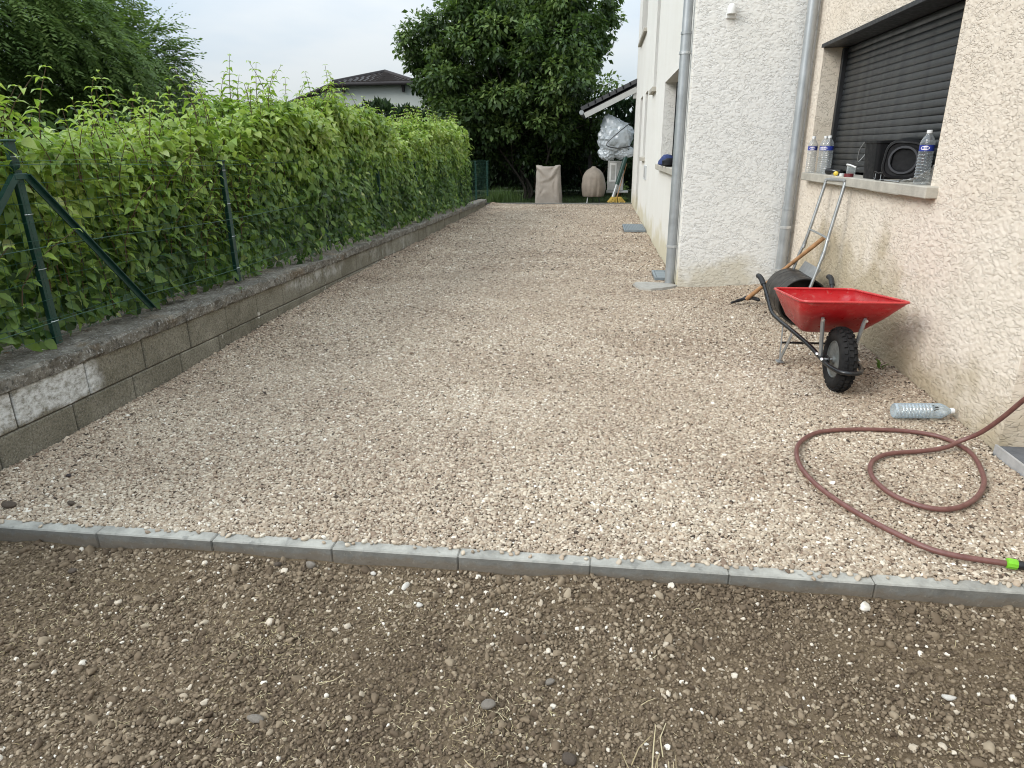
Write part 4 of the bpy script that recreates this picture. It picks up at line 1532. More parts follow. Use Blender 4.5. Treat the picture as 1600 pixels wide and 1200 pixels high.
mb = MB().tube([(-12.25, hy - 0.42, ze - 0.06), (-8.45, hy - 0.42, ze - 0.06)], 0.075, 8)
mb.obj('gutter', M['house_trim'], far)
for xx in (-11.75, -8.95):
    MB().box((xx, hy - 0.1, ze - 0.24), (0.09, 0.22, 0.3), Matrix.Rotation(R(20), 3, 'X')).obj('bracket', M['house_trim'], far)
# a pinkish house glimpsed through the big tree
pk = thing('pink_house', 'pinkish house wall glimpsed through the dark feathery tree', 'house', (-19, 24, 0))
MB().box((-21.5, 26, 1.5), (9, 6, 3.2)).obj('wall', basic('pink_wall', (0.42, 0.31, 0.27), 0.9), pk)
mb = MB()
mb.add([(-26.4, 22.6, 3.05), (-16.6, 22.6, 3.05), (-16.6, 26, 4.7), (-26.4, 26, 4.7), (-26.4, 29.4, 3.05), (-16.6, 29.4, 3.05)], [(0, 1, 2, 3), (3, 2, 5, 4), (0, 3, 4), (1, 5, 2)])
mb.obj('roof', M['house_roof'], pk)

# dark shrubs behind the hedge on the left, and dark bushes under the round tree
def shrub(label, c, r, n, seed, mat='tree_leaf', leaf=0.1, grp=None, name='shrub', tb=0.3):
    g = np.random.default_rng(seed)
    s = thing(name, label, 'shrub', (c[0], c[1], 0.0), group=grp)
    d = unit(g.normal(size=(n, 3)))
    d[:, 2] = np.abs(d[:, 2]) * np.sign(d[:, 2] + 0.6)
    rad = g.random(n) ** 0.25
    lump = 1 + 0.16 * np.sin(d[:, 0] * 5 + d[:, 2] * 4) + 0.12 * np.sin(d[:, 1] * 7)
    P = np.array(c) + d * (rad * lump)[:, None] * np.array(r)
    P = P[P[:, 2] > 0.02]
    d = d[:len(P)]
    m = len(P)
    N = unit(d + np.array([0, 0, .6]) + g.normal(0, .4, (m, 3)))
    D = unit(g.normal(0, 1, (m, 3)) + np.array([0, 0, -.4]))
    L = g.uniform(.7, 1.3, m) * leaf
    o = bpy.data.objects.new('foliage', leaves_mesh('foliage', P, D, N, L, L * .6, (g.normal(tb, .14, m)).clip(0, 1), M[mat], LEAF4_V, LEAF4_T))
    link(o, s)
    o['kind'] = 'stuff'
    mb = MB()
    for k in range(5):
        mb.tube([(c[0] + g.normal(0, .08), c[1] + g.normal(0, .08), -0.05), (c[0] + g.normal(0, .3) * r[0], c[1] + g.normal(0, .3) * r[1], c[2] + .3 * r[2])], [0.025, 0.01], 5)
    mb.obj('stems', M['stem'], s)['kind'] = 'stuff'
    return s


shrub('dark shrub low behind the near hedge, left edge of the picture', (-6.2, 5.6, 0.9), (1.3, 1.6, 0.95), 4200, 61, leaf=0.12, tb=0.15)
shrub('dark shrub behind the dip in the near hedge', (-6.6, 9.2, 0.9), (1.5, 1.7, 1.1), 4200, 62, leaf=0.12, tb=0.18)
shrub('dark shrub between the two hedges and the conifers', (-6.3, 14.0, 0.9), (1.6, 2.0, 1.15), 4200, 63, leaf=0.12, tb=0.2)
shrub('shady bush at the foot of the round tree', (-4.6, 21.8, 0.8), (1.2, 1.2, 1.2), 4200, 64, leaf=0.11, tb=0.25)
shrub('shady bush behind the covered barbecue', (-0.3, 23.6, 0.9), (1.9, 1.0, 1.5), 5000, 65, leaf=0.11, tb=0.05)
shrub('shady bush behind the tall beige cover', (-2.2, 24.2, 0.9), (1.9, 0.9, 1.5), 5000, 66, leaf=0.11, tb=0.05)
shrub('young grey-green bush under the canopy roof', (0.55, 20.9, 0.25), (0.3, 0.3, 0.3), 500, 67, leaf=0.07, tb=0.8)

# grass: tufts by the far kerb and lawn blades
def blades(name, label, pts, h, seed, mat='grass_leaf', spread=0.35, w=0.006, tb=0.5):
    g = np.random.default_rng(seed)
    n = len(pts)
    D = unit(np.stack([g.normal(0, spread, n), g.normal(0, spread, n), np.ones(n)], -1))
    N = unit(np.stack([g.normal(0, 1, n), g.normal(0, 1, n), 0.2 * np.ones(n)], -1))
    L = h * g.uniform(.5, 1.3, n)
    tvb = np.array([(0, -.5, 0), (0, .5, 0), (.55, -.4, -.04), (.55, .4, -.04), (1, 0, -.28)], float)
    tfb = np.array([(0, 1, 3), (0, 3, 2), (2, 3, 4)])
    o = bpy.data.objects.new(name, leaves_mesh(name, pts, D, N, L, np.full(n, w), g.normal(tb, .18, n).clip(0, 1), M[mat], tvb, tfb))
    link(o)
    return tag(o, label, kind='stuff')


g = np.random.default_rng(71)
pts = np.stack([g.uniform(-3.6, 0.9, 9000), 19.35 + g.random(9000) ** 1.5 * 4, np.full(9000, -0.05)], -1)
blades('grass', 'short grass behind the far kerb', pts, 0.065, 72, tb=0.12)
gc = np.array([(-2.9, 19.7), (-2.6, 20.0), (-3.1, 20.2)])
pts = np.concatenate([np.stack([g.normal(c[0], .17, 420), g.normal(c[1], .15, 420), np.full(420, -.05)], -1) for c in gc])
blades('tall_grass', 'tuft of long grass at the end of the low wall', pts, 0.42, 73, spread=0.28, w=0.010, tb=0.55)

# ================================================================== GRAVEL
def jitter(x0, x1, y0, y1, s):
    nx, ny = int((x1 - x0) / s), int((y1 - y0) / s)
    X, Y = np.meshgrid(np.arange(nx), np.arange(ny))
    n = X.size
    return x0 + (X.ravel() + rng.random(n)) * s, y0 + (Y.ravel() + rng.random(n)) * s


gs = grain_nodes('gravel_grains', M['gravel'], 5, 2, 0.30)
lowf = field(240, 480, 0.05, 0.05, 1.3, 0.8, 9)


def gravel_zone(ya, yb, s, r0, layers=1):
    x, y = jitter(-3.02, 2.05, ya, yb, s)
    ok = (x > wall_x(y) + 0.004) & ~((y > YF - 0.01) & (x > XF - 0.01)) & ~((x > XR - 0.012) & (y > Y_END))
    ok &= ~((x > 2.0) & (y < Y_END)) & ~((np.hypot((x - 0.62) / 0.23, (y - 7.5) / 0.19) < 1) & (rng.random(len(x)) < 0.93))
    ok &= ~((x > 0.46) & (x < 0.87) & (y > 12.7) & (y < 13.8)) & ~((x > 0.665) & (x < 0.845) & (y > 7.83) & (y < 8.34))
    x, y = x[ok], y[ok]
    n = len(x)
    sc = r0 * np.exp(rng.normal(0, 0.26, n))
    z = gz(x, y) + rng.uniform(-0.0035, 0.0045, n) * (r0 / 0.009)
    scl = np.stack([sc * rng.uniform(1.0, 1.45, n), sc * rng.uniform(0.8, 1.0, n), sc * rng.uniform(0.55, 0.8, n)], -1)
    rot = np.stack([rng.normal(0, 0.3, n), rng.normal(0, 0.3, n), rng.uniform(0, 6.28, n)], -1)
    i = np.clip(((x + 6) / 0.05).astype(int), 0, 239)
    j = np.clip((y / 0.05).astype(int), 0, 479)
    lf = lowf[j, i]
    t = 0.58 + 0.03 * lf + rng.normal(0, 0.18, n)
    dk = rng.random(n) < 0.035
    t[dk] = rng.uniform(0.0, 0.2, dk.sum())
    # damp, browner strip along the low wall and beside the house wall
    t -= 0.13 * np.exp(-np.abs(x - wall_x(y)) / 0.35)
    t -= 0.12 * np.exp(-np.abs(XR - x) / 0.30) * (y < 7.5)
    t -= 0.09 * sstep(3.5, 10, y)
    return np.stack([x, y, z], -1), rot, scl, t.clip(0, 1)


parts_ = [gravel_zone(2.165, 4.4, 0.0083, 0.0057), gravel_zone(4.4, 8.5, 0.0105, 0.0071), gravel_zone(8.5, 19.2, 0.0160, 0.0107)]
pp = [np.concatenate([q[k] for q in parts_]) for k in range(4)]
scatter('gravel', *pp, gs, 'beige and pinkish gravel covering the yard')
# stray grains on the kerb and on the concrete pad, and pale grains spilled onto the soil
n = 260
x = rng.uniform(-2.9, 2.0, n)
y = 2.165 - np.abs(rng.normal(0, 0.02, n))
sc = 0.0085 * np.exp(rng.normal(0, .2, n))
scatter('gravel', np.stack([x, y, np.full(n, 0.014)], -1), rng.uniform(0, 6.28, (n, 3)) * np.array([.1, .1, 1]), np.stack([sc * 1.2, sc * .9, sc * .65], -1), rng.normal(.6, .18, n).clip(0, 1), gs, 'stray gravel lying on the kerb')

# ================================================================== SOIL CRUMBS
ss = grain_nodes('soil_grains', M['soil_grain'], 5, 2, 0.42)
x, y = jitter(-3.0, 3.0, 0.45, 2.095, 0.0088)
n = len(x)
sc = 0.0036 * np.exp(rng.normal(0, 0.40, n))
big = rng.random(n) < 0.012
sc[big] *= 1.9
near_k = sstep(1.85, 2.08, y) * rng.random(n)
sc *= 1 + 0.9 * near_k * (rng.random(n) < 0.5)
i = np.clip(((x + 6) / 0.05).astype(int), 0, 239)
j = np.clip((y / 0.05).astype(int) + 60, 0, 479)
lf = lowf[j, i]
t = 0.43 + 0.05 * lf + rng.normal(0, 0.17, n)
pale = rng.random(n) < (0.040 + 0.026 * (lf > 0.4))
t[pale] = rng.uniform(0.64, 1.0, pale.sum())
sc[pale] = 0.0042 * np.exp(rng.normal(0, 0.36, pale.sum()))
tan_ = sstep(0.3, 1.5, _lf[j, np.clip(i * 2 % 240, 0, 239)])
t += 0.17 * tan_ * (~pale)
sc *= 1 - 0.30 * tan_ * (~pale)
z = sz(x, y) + rng.uniform(-0.002, 0.003, n) + sc * 0.2
scl = np.stack([sc * rng.uniform(0.9, 1.5, n), sc * rng.uniform(.8, 1.1, n), sc * rng.uniform(.6, .95, n)], -1)
rot = np.stack([rng.normal(0, .5, n), rng.normal(0, .5, n), rng.uniform(0, 6.28, n)], -1)
scatter('soil_crumbs', np.stack([x, y, z], -1), rot, scl, t.clip(0, 1), ss, 'dark crumbs and pale pebbles on the soil')


# straw and dry grass bits
def straws(name, label, pts, L, ang, w, seed, mat='straw', curve=0.1):
    g = np.random.default_rng(seed)
    n = len(pts)
    D = np.stack([np.cos(ang), np.sin(ang), g.normal(0.05, .12, n)], -1)
    N = unit(np.stack([g.normal(0, .4, n), g.normal(0, .4, n), np.ones(n)], -1))
    k = g.normal(0, curve, n)
    tvb = np.array([(0, -.5, 0), (0, .5, 0), (.5, -.5, .0), (.5, .5, .0), (1, -.3, .0), (1, .3, .0)], float)
    tfb = np.array([(0, 1, 3), (0, 3, 2), (2, 3, 5), (2, 5, 4)])
    Du = unit(D); B = unit(np.cross(N, Du)); N = np.cross(Du, B)
    tv = np.repeat(tvb[None], n, 0)
    V = pts[:, None] + tv[:, :, :1] * (Du * L[:, None])[:, None] + tv[:, :, 1:2] * (B * w[:, None])[:, None] + (B * (k * L)[:, None])[:, None] * (4 * tv[:, :, :1] * (1 - tv[:, :, :1]))
    F = (tfb[None] + (np.arange(n) * 6)[:, None, None]).reshape(-1, 3)
    o = bpy.data.objects.new(name, np_mesh(name, V.reshape(-1, 3), F, M[mat], np.repeat(g.uniform(.1, 1, n), 6)))
    link(o)
    return tag(o, label, kind='stuff')


g = np.random.default_rng(81)
spots = [(-1.05, 1.66, .11, 420), (-0.30, 1.42, .14, 480), (-1.7, 1.75, .20, 420), (0.75, 1.38, .16, 300), (-0.9, 1.30, .2, 380), (-0.6, 1.85, .12, 200), (1.4, 1.5, .25, 260), (-2.0, 1.5, .3, 300)]
px_, py_ = [], []
for (cx, cy, r_, m) in spots:
    px_.append(g.normal(cx, r_, m)); py_.append(g.normal(cy, r_ * .7, m))
px_.append(g.uniform(-2.8, 2.8, 900)); py_.append(g.uniform(.5, 2.08, 900))
px_, py_ = np.concatenate(px_), np.concatenate(py_)
ok = py_ < 2.09
px_, py_ = px_[ok], py_[ok]
n = len(px_)
pts = np.stack([px_, py_, sz(px_, py_) + 0.006], -1)
straws('dry_grass', 'short dry grass clippings on the soil', pts, g.uniform(.006, .022, n), g.uniform(0, 6.28, n), g.uniform(.001, .0022, n), 82)
# long straws: a loose bunch and single ones
n = 26
px_ = np.concatenate([g.normal(0.165, .03, 16), g.uniform(-1.6, 1.3, 10)])
py_ = np.concatenate([g.normal(1.26, .05, 16), g.uniform(1.2, 2.0, 10)])
ang = np.concatenate([g.normal(1.35, .35, 16), g.uniform(0, 6.28, 10)])
straws('straw', 'loose pale straws lying on the soil', np.stack([px_, py_, sz(px_, py_) + 0.013], -1), np.concatenate([g.uniform(.05, .13, 16), g.uniform(.03, .09, 10)]), ang, g.uniform(.002, .0034, n), 83)

# dead leaves and litter on the coping and gravel
n = 520
y = g.uniform(2.2, 15, n)
u = g.random(n) ** 0.8
x = wall_x(y) - 0.02 - u * 0.36
P = np.stack([x, y, cop_z(y) + 0.006 + g.uniform(0, .004, n)], -1)
D = unit(np.stack([g.normal(0, 1, n), g.normal(0, 1, n), g.normal(0, .15, n)], -1))
N = unit(np.stack([g.normal(0, .3, n), g.normal(0, .3, n), np.ones(n)], -1))
L = g.uniform(.012, .045, n)
tt = g.uniform(0, .6, n)
tt[g.random(n) < .06] = 1
o = bpy.data.objects.new('leaf_litter', leaves_mesh('leaf_litter', P, D, N, L, L * .5, tt, M['dead_leaf'], LEAF4_V, LEAF4_T))
link(o)
tag(o, 'dead leaves and dirt on the wall coping', kind='stuff')


n = 420
y = g.uniform(2.3, 9, n)
x = np.where(g.random(n) < .7, wall_x(y) + 0.03 + np.abs(g.normal(0, .35, n)), g.uniform(-2.6, 1.9, n))
P = np.stack([x, y, gz(x, y) + 0.012], -1)
D = unit(np.stack([g.normal(0, 1, n), g.normal(0, 1, n), g.normal(0, .2, n)], -1))
N = unit(np.stack([g.normal(0, .4, n), g.normal(0, .4, n), np.ones(n)], -1))
L = g.uniform(.012, .04, n)
o = bpy.data.objects.new('leaf_litter', leaves_mesh('leaf_litter', P, D, N, L, L * .4, g.uniform(0, .55, n), M['dead_leaf'], LEAF4_V, LEAF4_T))
link(o)
tag(o, 'small dead leaf bits scattered on the gravel', kind='stuff')


# stones large enough to pick out
def rock_mesh(seed, mat):
    bm = bmesh.new()
    bmesh.ops.create_icosphere(bm, subdivisions=2, radius=1)
    g = np.random.default_rng(seed)
    dirs = unit(g.normal(size=(7, 3)))
    for v in bm.verts:
        p = np.array(v.co)
        k = 1.0
        for d in dirs:
            q = float(p @ d)
            if q > 0.62: k -= (q - 0.62) * 0.55
        v.co = Vector(p * k * (1 + g.normal(0, .025)))
    me = bpy.data.meshes.new('stone')
    bm.to_mesh(me)
    bm.free()
    me.materials.append(mat)
    me.polygons.foreach_set('use_smooth', [True] * len(me.polygons))
    return me


rocks = {k: [rock_mesh(900 + i + 10 * q, M[k]) for i in range(3)] for q, k in enumerate(('stone', 'stone_dark', 'stone_white'))}
STONES = [
    # x, y, on soil?, size (rx,ry,rz), material, label
    (-2.52, 2.275, 0, (.030, .022, .017), 'stone_dark', 'round brown stone on the gravel by the kerb, left edge of the picture'),
    (-2.27, 2.33, 0, (.020, .014, .010), 'stone_dark', 'small brown stone on the gravel right of the round one'),
    (-2.47, 2.56, 0, (.022, .012, .007), 'leafy_dark', 'dark flake on the gravel near the wall foot'),
    (-1.05, 2.055, 1, (.024, .016, .016), 'stone', 'rounded beige stone against the kerb left of the white one'),
    (-1.18, 2.05, 1, (.017, .013, .011), 'stone_dark', 'brown stone against the kerb beside the beige one'),
    (-0.66, 1.985, 1, (.012, .030, .010), 'stone_white', 'long white stone on the soil just below the kerb'),
    (-0.80, 2.045, 1, (.013, .010, .009), 'stone_white', 'small white stone against the kerb'),
    (-0.585, 1.90, 1, (.015, .012, .009), 'stone_white', 'grey-white stone on the soil below the long white one'),
    (-0.27, 1.47, 1, (.026, .022, .012), 'stone', 'flat grey stone in the middle of the soil'),
    (-0.03, 1.33, 1, (.022, .019, .014), 'stone_dark', 'rounded brown stone near the straw bunch'),
    (-0.05, 1.26, 1, (.018, .015, .010), 'stone_white', 'pale pinkish stone at the bottom of the soil'),
    (-0.10, 1.58, 1, (.017, .012, .010), 'stone', 'beige pebble above the brown stone'),
    (0.52, 1.36, 1, (.017, .013, .010), 'stone', 'beige pebble right of the straw bunch'),
    (1.05, 1.66, 1, (.022, .012, .009), 'stone_white', 'long cream pebble on the soil at right'),
    (1.32, 1.40, 1, (.020, .014, .010), 'stone_white', 'white pebble near the lower right corner'),
    (-1.95, 1.93, 1, (.018, .014, .011), 'stone_dark', 'brown clod on the soil at left below the kerb'),
    (-0.92, 1.36, 1, (.030, .014, .010), 'stone', 'flat reddish-grey stone at lower left of the soil'),
    (1.52, 2.06, 1, (.030, .017, .014), 'stone', 'grey stone against the kerb at the right edge'),
]
for i, (x, y, soil, sc, mt, lb) in enumerate(STONES):
    src = rocks.get(mt) or [rock_mesh(970 + i, M[mt])]
    o = bpy.data.objects.new('stone', src[i % len(src)])
    C.objects.link(o)
    o.location = (x, y, float(sz(x, y) if soil else gz(x, y)) + sc[2] * 0.75 + (0.002 if soil else 0.006))
    o.rotation_euler = (rnd.uniform(-.2, .2), rnd.uniform(-.2, .2), rnd.uniform(-.3, .3) if sc[1] > sc[0] else rnd.uniform(-.5, .5))
    o.scale = sc
    tag(o, lb, 'stone')

# ================================================================== WHEELBARROW
wb = thing('wheelbarrow', 'red wheelbarrow with black tube frame parked beside the cream wall', 'wheelbarrow', (1.515, 4.17, 0))
WX = 1.515


def rr_loop(cx, y0, y1, w0, w1, z0, z1, r, n=6):
    """rounded loop: front edge at y0 (half width w0, height z0), rear at y1"""
    pts = []
    cs = [(-w0, y0, 1), (w0, y0, 2), (w1, y1, 3), (-w1, y1, 4)]
    P = [Vector((cx + a, b, 0)) for a, b, _ in cs]
    for i in range(4):
        p, pp_, pn = P[i], P[i - 1], P[(i + 1) % 4]
        a_, b_ = (pp_ - p).normalized(), (pn - p).normalized()
        for k in range(n + 1):
            t_ = k / n
            q0, q1 = p + a_ * r, p + b_ * r
            pt = q0.lerp(p, t_).lerp(p.lerp(q1, t_), t_)
            s = (pt.y - y0) / (y1 - y0)
            pts.append(Vector((pt.x, pt.y, z0 + (z1 - z0) * s)))
    return pts


levels = [rr_loop(WX + 0.012, 4.44, 4.80, 0.175, 0.190, 0.304, 0.325, 0.05), rr_loop(WX + 0.012, 4.40, 4.83, 0.195, 0.205, 0.322, 0.342, 0.07),
          rr_loop(WX + 0.012, 4.24, 4.885, 0.255, 0.238, 0.445, 0.418, 0.07), rr_loop(WX + 0.010, 4.085, 4.935, 0.312, 0.268, 0.578, 0.492, 0.07)]
mb = MB()
nl_ = len(levels[0])
vs = [p for l_ in levels for p in l_]
fs = [tuple(range(nl_))]
for j in range(3):
    for k in range(nl_):
        fs.append((j * nl_ + k, (j + 1) * nl_ + k, (j + 1) * nl_ + (k + 1) % nl_, j * nl_ + (k + 1) % nl_))
mb.add(vs, fs)
tray = mb.obj('tray', M['red'], wb, smooth=True)
sd = tray.modifiers.new('thickness', 'SOLIDIFY')
sd.thickness = 0.003
sd.offset = 0
rim_pts = [p + Vector((0, 0, 0.002)) for p in levels[-1]]
mb = MB().tube(rim_pts + rim_pts[:2], 0.0075, 8, False)
mb.obj('tray_rim', M['red_rim'], tray, smooth=True)
# frame tube: grip - bend - under the tray - round the wheel - back
half = [(-0.262, 5.38, 0.500), (-0.258, 5.33, 0.497), (-0.25, 5.26, 0.465), (-0.235, 5.15, 0.385), (-0.225, 5.02, 0.300), (-0.205, 4.85, 0.275), (-0.165, 4.62, 0.252), (-0.115, 4.40, 0.215), (-0.095, 4.27, 0.190), (-0.09, 4.10, 0.182), (-0.06, 3.985, 0.180)]
path = [(WX + a, b, c) for a, b, c in half] + [(WX, 3.955, 0.180)] + [(WX - a, b, c) for a, b, c in reversed(half)]
fp = spline(path, 5)
MB().tube(fp, 0.0145, 10).obj('frame', M['black_tube'], wb, smooth=True)
for s in (-1, 1):
    gp = [(WX + s * 0.262, 5.405, 0.498), (WX + s * 0.262, 5.36, 0.501), (WX + s * 0.257, 5.31, 0.490), (WX + s * 0.249, 5.25, 0.458)]
    MB().tube(spline(gp, 4), [0.016] + [0.0195] * 11 + [0.0185], 12).obj('grip', M['grip'], wb, smooth=True)
# leg stands (V of flat galvanised bar) each side with cross brace
for s in (-1, 1):
    mb = MB()
    foot = Vector((WX + s * 0.205, 4.735, 0.012))
    for (yt, zt) in ((4.80, 0.272), (4.56, 0.250)):
        a_ = Vector((WX + s * 0.195, yt, zt))
        d_ = a_ - foot
        mb.box((a_ + foot) / 2, (0.030, 0.006, d_.length), d_.normalized().to_track_quat('Z', 'X').to_matrix() @ Matrix.Rotation(R(0 if s < 0 else 0), 3, 'Z'), ch=0.001)
    mb.box(foot + Vector((0, 0, -0.004)), (0.045, 0.06, 0.008), ch=0.002)
    leg = mb.obj('leg', M['galv'], wb)
MB().tube([(WX - 0.2, 4.755, 0.14), (WX + 0.2, 4.755, 0.14)], 0.008, 8).obj('leg_brace', M['black_tube'], wb)
# struts holding the nose of the tray
for s in (-1, 1):
    a_ = Vector((WX + s * 0.094, 4.25, 0.200))
    b_ = Vector((WX + s * 0.125, 4.215, 0.455))
    pth = [a_, a_.lerp(b_, .12), a_.lerp(b_, .88), b_]
    stt = MB().tube(pth, [0.013, 0.0125, 0.0125, 0.009], 8).obj('strut', M['galv'], wb, smooth=True)
    MB().lathe([(0.011, 0), (0.011, 0.008), (0.0, 0.010)], b_ + Vector((0, -0.012, -0.014)), (0, -1, -.3), 8).obj('bolt', M['bolt'], stt)
    for (yy_, zz_) in ((4.27, 0.198), (4.17, 0.192)):
        MB().lathe([(0.010, 0), (0.010, 0.008), (0.0, 0.011)], (WX + s * 0.108, yy_, zz_ + 0.006), (s * .6, -0.5, 0.6), 8).obj('bolt', M['bolt'], wb)
    # axle plate
    MB().box((WX + s * 0.074, 4.19, 0.196), (0.006, 0.10, 0.05), ch=0.002).obj('axle_plate', M['black_tube'], wb)
# wheel
wh = bpy.data.objects.new('wheel', None)
link(wh, wb)
wc = Vector((WX, 4.185, 0.197))
prof = []
for k in range(17):
    a = math.pi * (-0.80 + 1.60 * k / 16)
    prof.append((0.150 + 0.046 * math.cos(a), 0.051 * math.sin(a)))
mb = MB().lathe(prof, wc, (1, 0, 0), 40)
for k in range(30):
    for q, off in ((-0.026, 0.0), (0.0, 0.5), (0.026, 0.0)):
        a = 2 * math.pi * (k + off) / 30
        rad_ = Vector((0, math.sin(a), math.cos(a)))
        tan = Vector((0, math.cos(a), -math.sin(a)))
        rr_ = 0.1945 if q == 0 else 0.1885
        Rm = Matrix((Vector((1, 0, 0)), tan, rad_)).transposed()
        if q: Rm = Rm @ Matrix.Rotation((0.5 if q > 0 else -0.5), 3, 'Y')
        mb.box(wc + Vector((q, 0, 0)) + rad_ * rr_, (0.020, 0.024, 0.020), Rm)
mb.obj('tyre', M['tyre'], wh, smooth=True)
mb = MB()
for s in (-1, 1):
    mb.lathe([(0.118, s * 0.034), (0.112, s * 0.040), (0.104, s * 0.034), (0.097, s * 0.016), (0.06, s * 0.008), (0.032, s * 0.016), (0.026, s * 0.046), (0.0, s * 0.046)], wc, (1, 0, 0), 28)
mb.obj('rim', M['rim'], wh, smooth=True)
MB().tube([wc + Vector((-0.09, 0, 0)), wc + Vector((0.09, 0, 0))], 0.008, 8).obj('axle', M['bolt'], wh)

# ================================================================== GARDEN ROLLER
rl = thing('garden_roller', 'black lawn roller drum with tall galvanised handle leaning on the cream wall', 'garden roller', (1.735, 6.06, 0))
rc = Vector((1.735, 5.80, 0.208))
RR = 0.202
mb = MB().lathe([(RR - 0.006, 0), (RR, 0.004), (RR, 0.516), (RR - 0.006, 0.52), (0.0, 0.52)], rc + Vector((0, 0, 0)), (0, 1, 0), 44, cap=False)
# recessed near end: disc 8 cm inside
dr = mb.obj('drum', M['drum'], rl, smooth=True)
mb = MB().lathe([(RR - 0.0061, 0.0), (RR - 0.014, 0.004), (RR - 0.016, 0.30), (0.03, 0.305), (0.025, 0.0), (0.0, 0.0)], rc + Vector((0, 0.0005, 0)), (0, 1, 0), 40, cap=False)
mb.obj('drum_end', M['drum_in'], dr, smooth=True)
for y in (0.13, 0.39):
    MB().lathe([(RR - .001, -0.003), (RR + .002, 0), (RR - .001, 0.003)], rc + Vector((0, y, 0)), (0, 1, 0), 40, cap=False).obj('seam', M['drum'], dr, smooth=True)
hp = [(1.735, 5.765, 0.208), (1.745, 5.765, 0.26), (1.80, 5.78, 0.46), (1.822, 5.79, 0.54), (1.845, 5.80, 0.62), (1.88, 5.84, 0.78), (1.95, 5.875, 1.14)]
hq = [(1.735, 6.355, 0.208), (1.75, 6.355, 0.27), (1.79, 6.35, 0.46), (1.81, 6.345, 0.54), (1.84, 6.335, 0.64), (1.87, 6.33, 0.78), (1.945, 6.355, 1.12)]
top_ = [(1.955, 5.885, 1.172), (1.957, 5.91, 1.188), (1.957, 6.33, 1.178), (1.953, 6.35, 1.160)]
pth = spline(hp + top_ + list(reversed(hq)), 5)
MB().tube(pth, 0.0135, 10).obj('handle', M['galv'], rl, smooth=True)
MB().tube(spline([(1.868, 5.835, 0.715), (1.872, 5.85, 0.735), (1.868, 6.30, 0.752), (1.862, 6.33, 0.73)], 4), 0.0095, 8).obj('crossbar', M['galv'], rl, smooth=True)
for (x, y, z) in ((1.84, 5.80, 0.60), (1.838, 6.338, 0.62)):
    MB().lathe([(0.0165, -0.03), (0.0165, 0.03)], (x, y, z), (0.25, 0.1, 1), 10).obj('handle_sleeve', M['galv'], rl)
MB().tube([(1.735, 5.75, 0.208), (1.735, 5.80, 0.208)], 0.02, 10).obj('axle', M['galv'], rl)
MB().box((1.83, 6.08, 0.425), (0.012, 0.44, 0.12), Matrix.Rotation(R(28), 3, 'Y')).obj('scraper', M['galv'], rl)

# ================================================================== MATTOCK
mk = thing('pickaxe', 'pickaxe with orange wooden handle leaning behind the black roller', 'pickaxe', (1.44, 6.65, 0.02))
ha, hb = Vector((1.455, 6.63, 0.055)), Vector((1.945, 6.17, 0.70))
pth = [ha.lerp(hb, k / 8) for k in range(9)]
MB().tube(pth, [0.021, 0.020, 0.018, 0.0165, 0.0165, 0.017, 0.018, 0.0195, 0.018], 10).obj('handle', M['wood'], mk, smooth=True)
hd = [(1.30, 6.60, 0.018), (1.35, 6.62, 0.030), (1.41, 6.64, 0.045), (1.455, 6.64, 0.062), (1.51, 6.60, 0.070), (1.56, 6.55, 0.058)]
MB().tube(spline(hd, 4), [0.004] + [0.012] * 4 + [0.017] * 6 + [0.024] * 4 + [0.018] * 5 + [0.008], 8).obj('head', M['iron'], mk, smooth=True)

# ================================================================== HOSE
hs = thing('garden_hose', 'reddish brown garden hose looped on the gravel', 'hose', (1.2, 2.9, 0))
HP = [(1.515, 2.275), (1.311, 2.325), (1.2, 2.441), (1.091, 2.616), (1.018, 2.805), (0.992, 2.992), (1.016, 3.171), (1.079, 3.317), (1.206, 3.446),
      (1.386, 3.499), (1.55, 3.512), (1.679, 3.504), (1.793, 3.457), (1.85, 3.358), (1.861, 3.224), (1.8, 3.013), (1.735, 2.882), (1.634, 2.756), (1.519, 2.673),
      (1.416, 2.667), (1.321, 2.75), (1.288, 2.876), (1.304, 3.005), (1.363, 3.121), (1.468, 3.204), (1.637, 3.252)]
hp3 = [(x, y, 0.011) for x, y in HP] + [(1.76, 3.285, 0.022), (1.84, 3.32, 0.045), (1.90, 3.28, 0.11), (1.93, 3.20, 0.22), (1.95, 3.10, 0.36), (1.97, 2.95, 0.55), (2.0, 2.75, 0.72)]
MB().tube(spline(hp3, 7), 0.0112, 12).obj('tube', M['hose'], hs, smooth=True)
d_ = Vector((0.97, -0.24, 0)).normalized()
e_ = Vector((1.515, 2.275, 0.014))
ribs = []
mb = MB().lathe([(0.013, -0.004), (0.0185, -0.002), (0.0185, 0.026), (0.016, 0.030)], e_, d_, 20, wob=lambda a, h: 1 + 0.05 * math.cos(10 * a))
mb.obj('collar', M['lime'], hs, smooth=True)
MB().lathe([(0.0155, 0.030), (0.0165, 0.034), (0.015, 0.062), (0.012, 0.070), (0.012, 0.10), (0.0, 0.10)], e_, d_, 18).obj('connector', M['black_plastic'], hs, smooth=True)
MB().lathe([(0.0125, 0.066), (0.0135, 0.068), (0.0135, 0.080), (0.0125, 0.082)], e_, d_, 18, cap=False).obj('connector_ring', M['white_plastic'], hs, smooth=True)


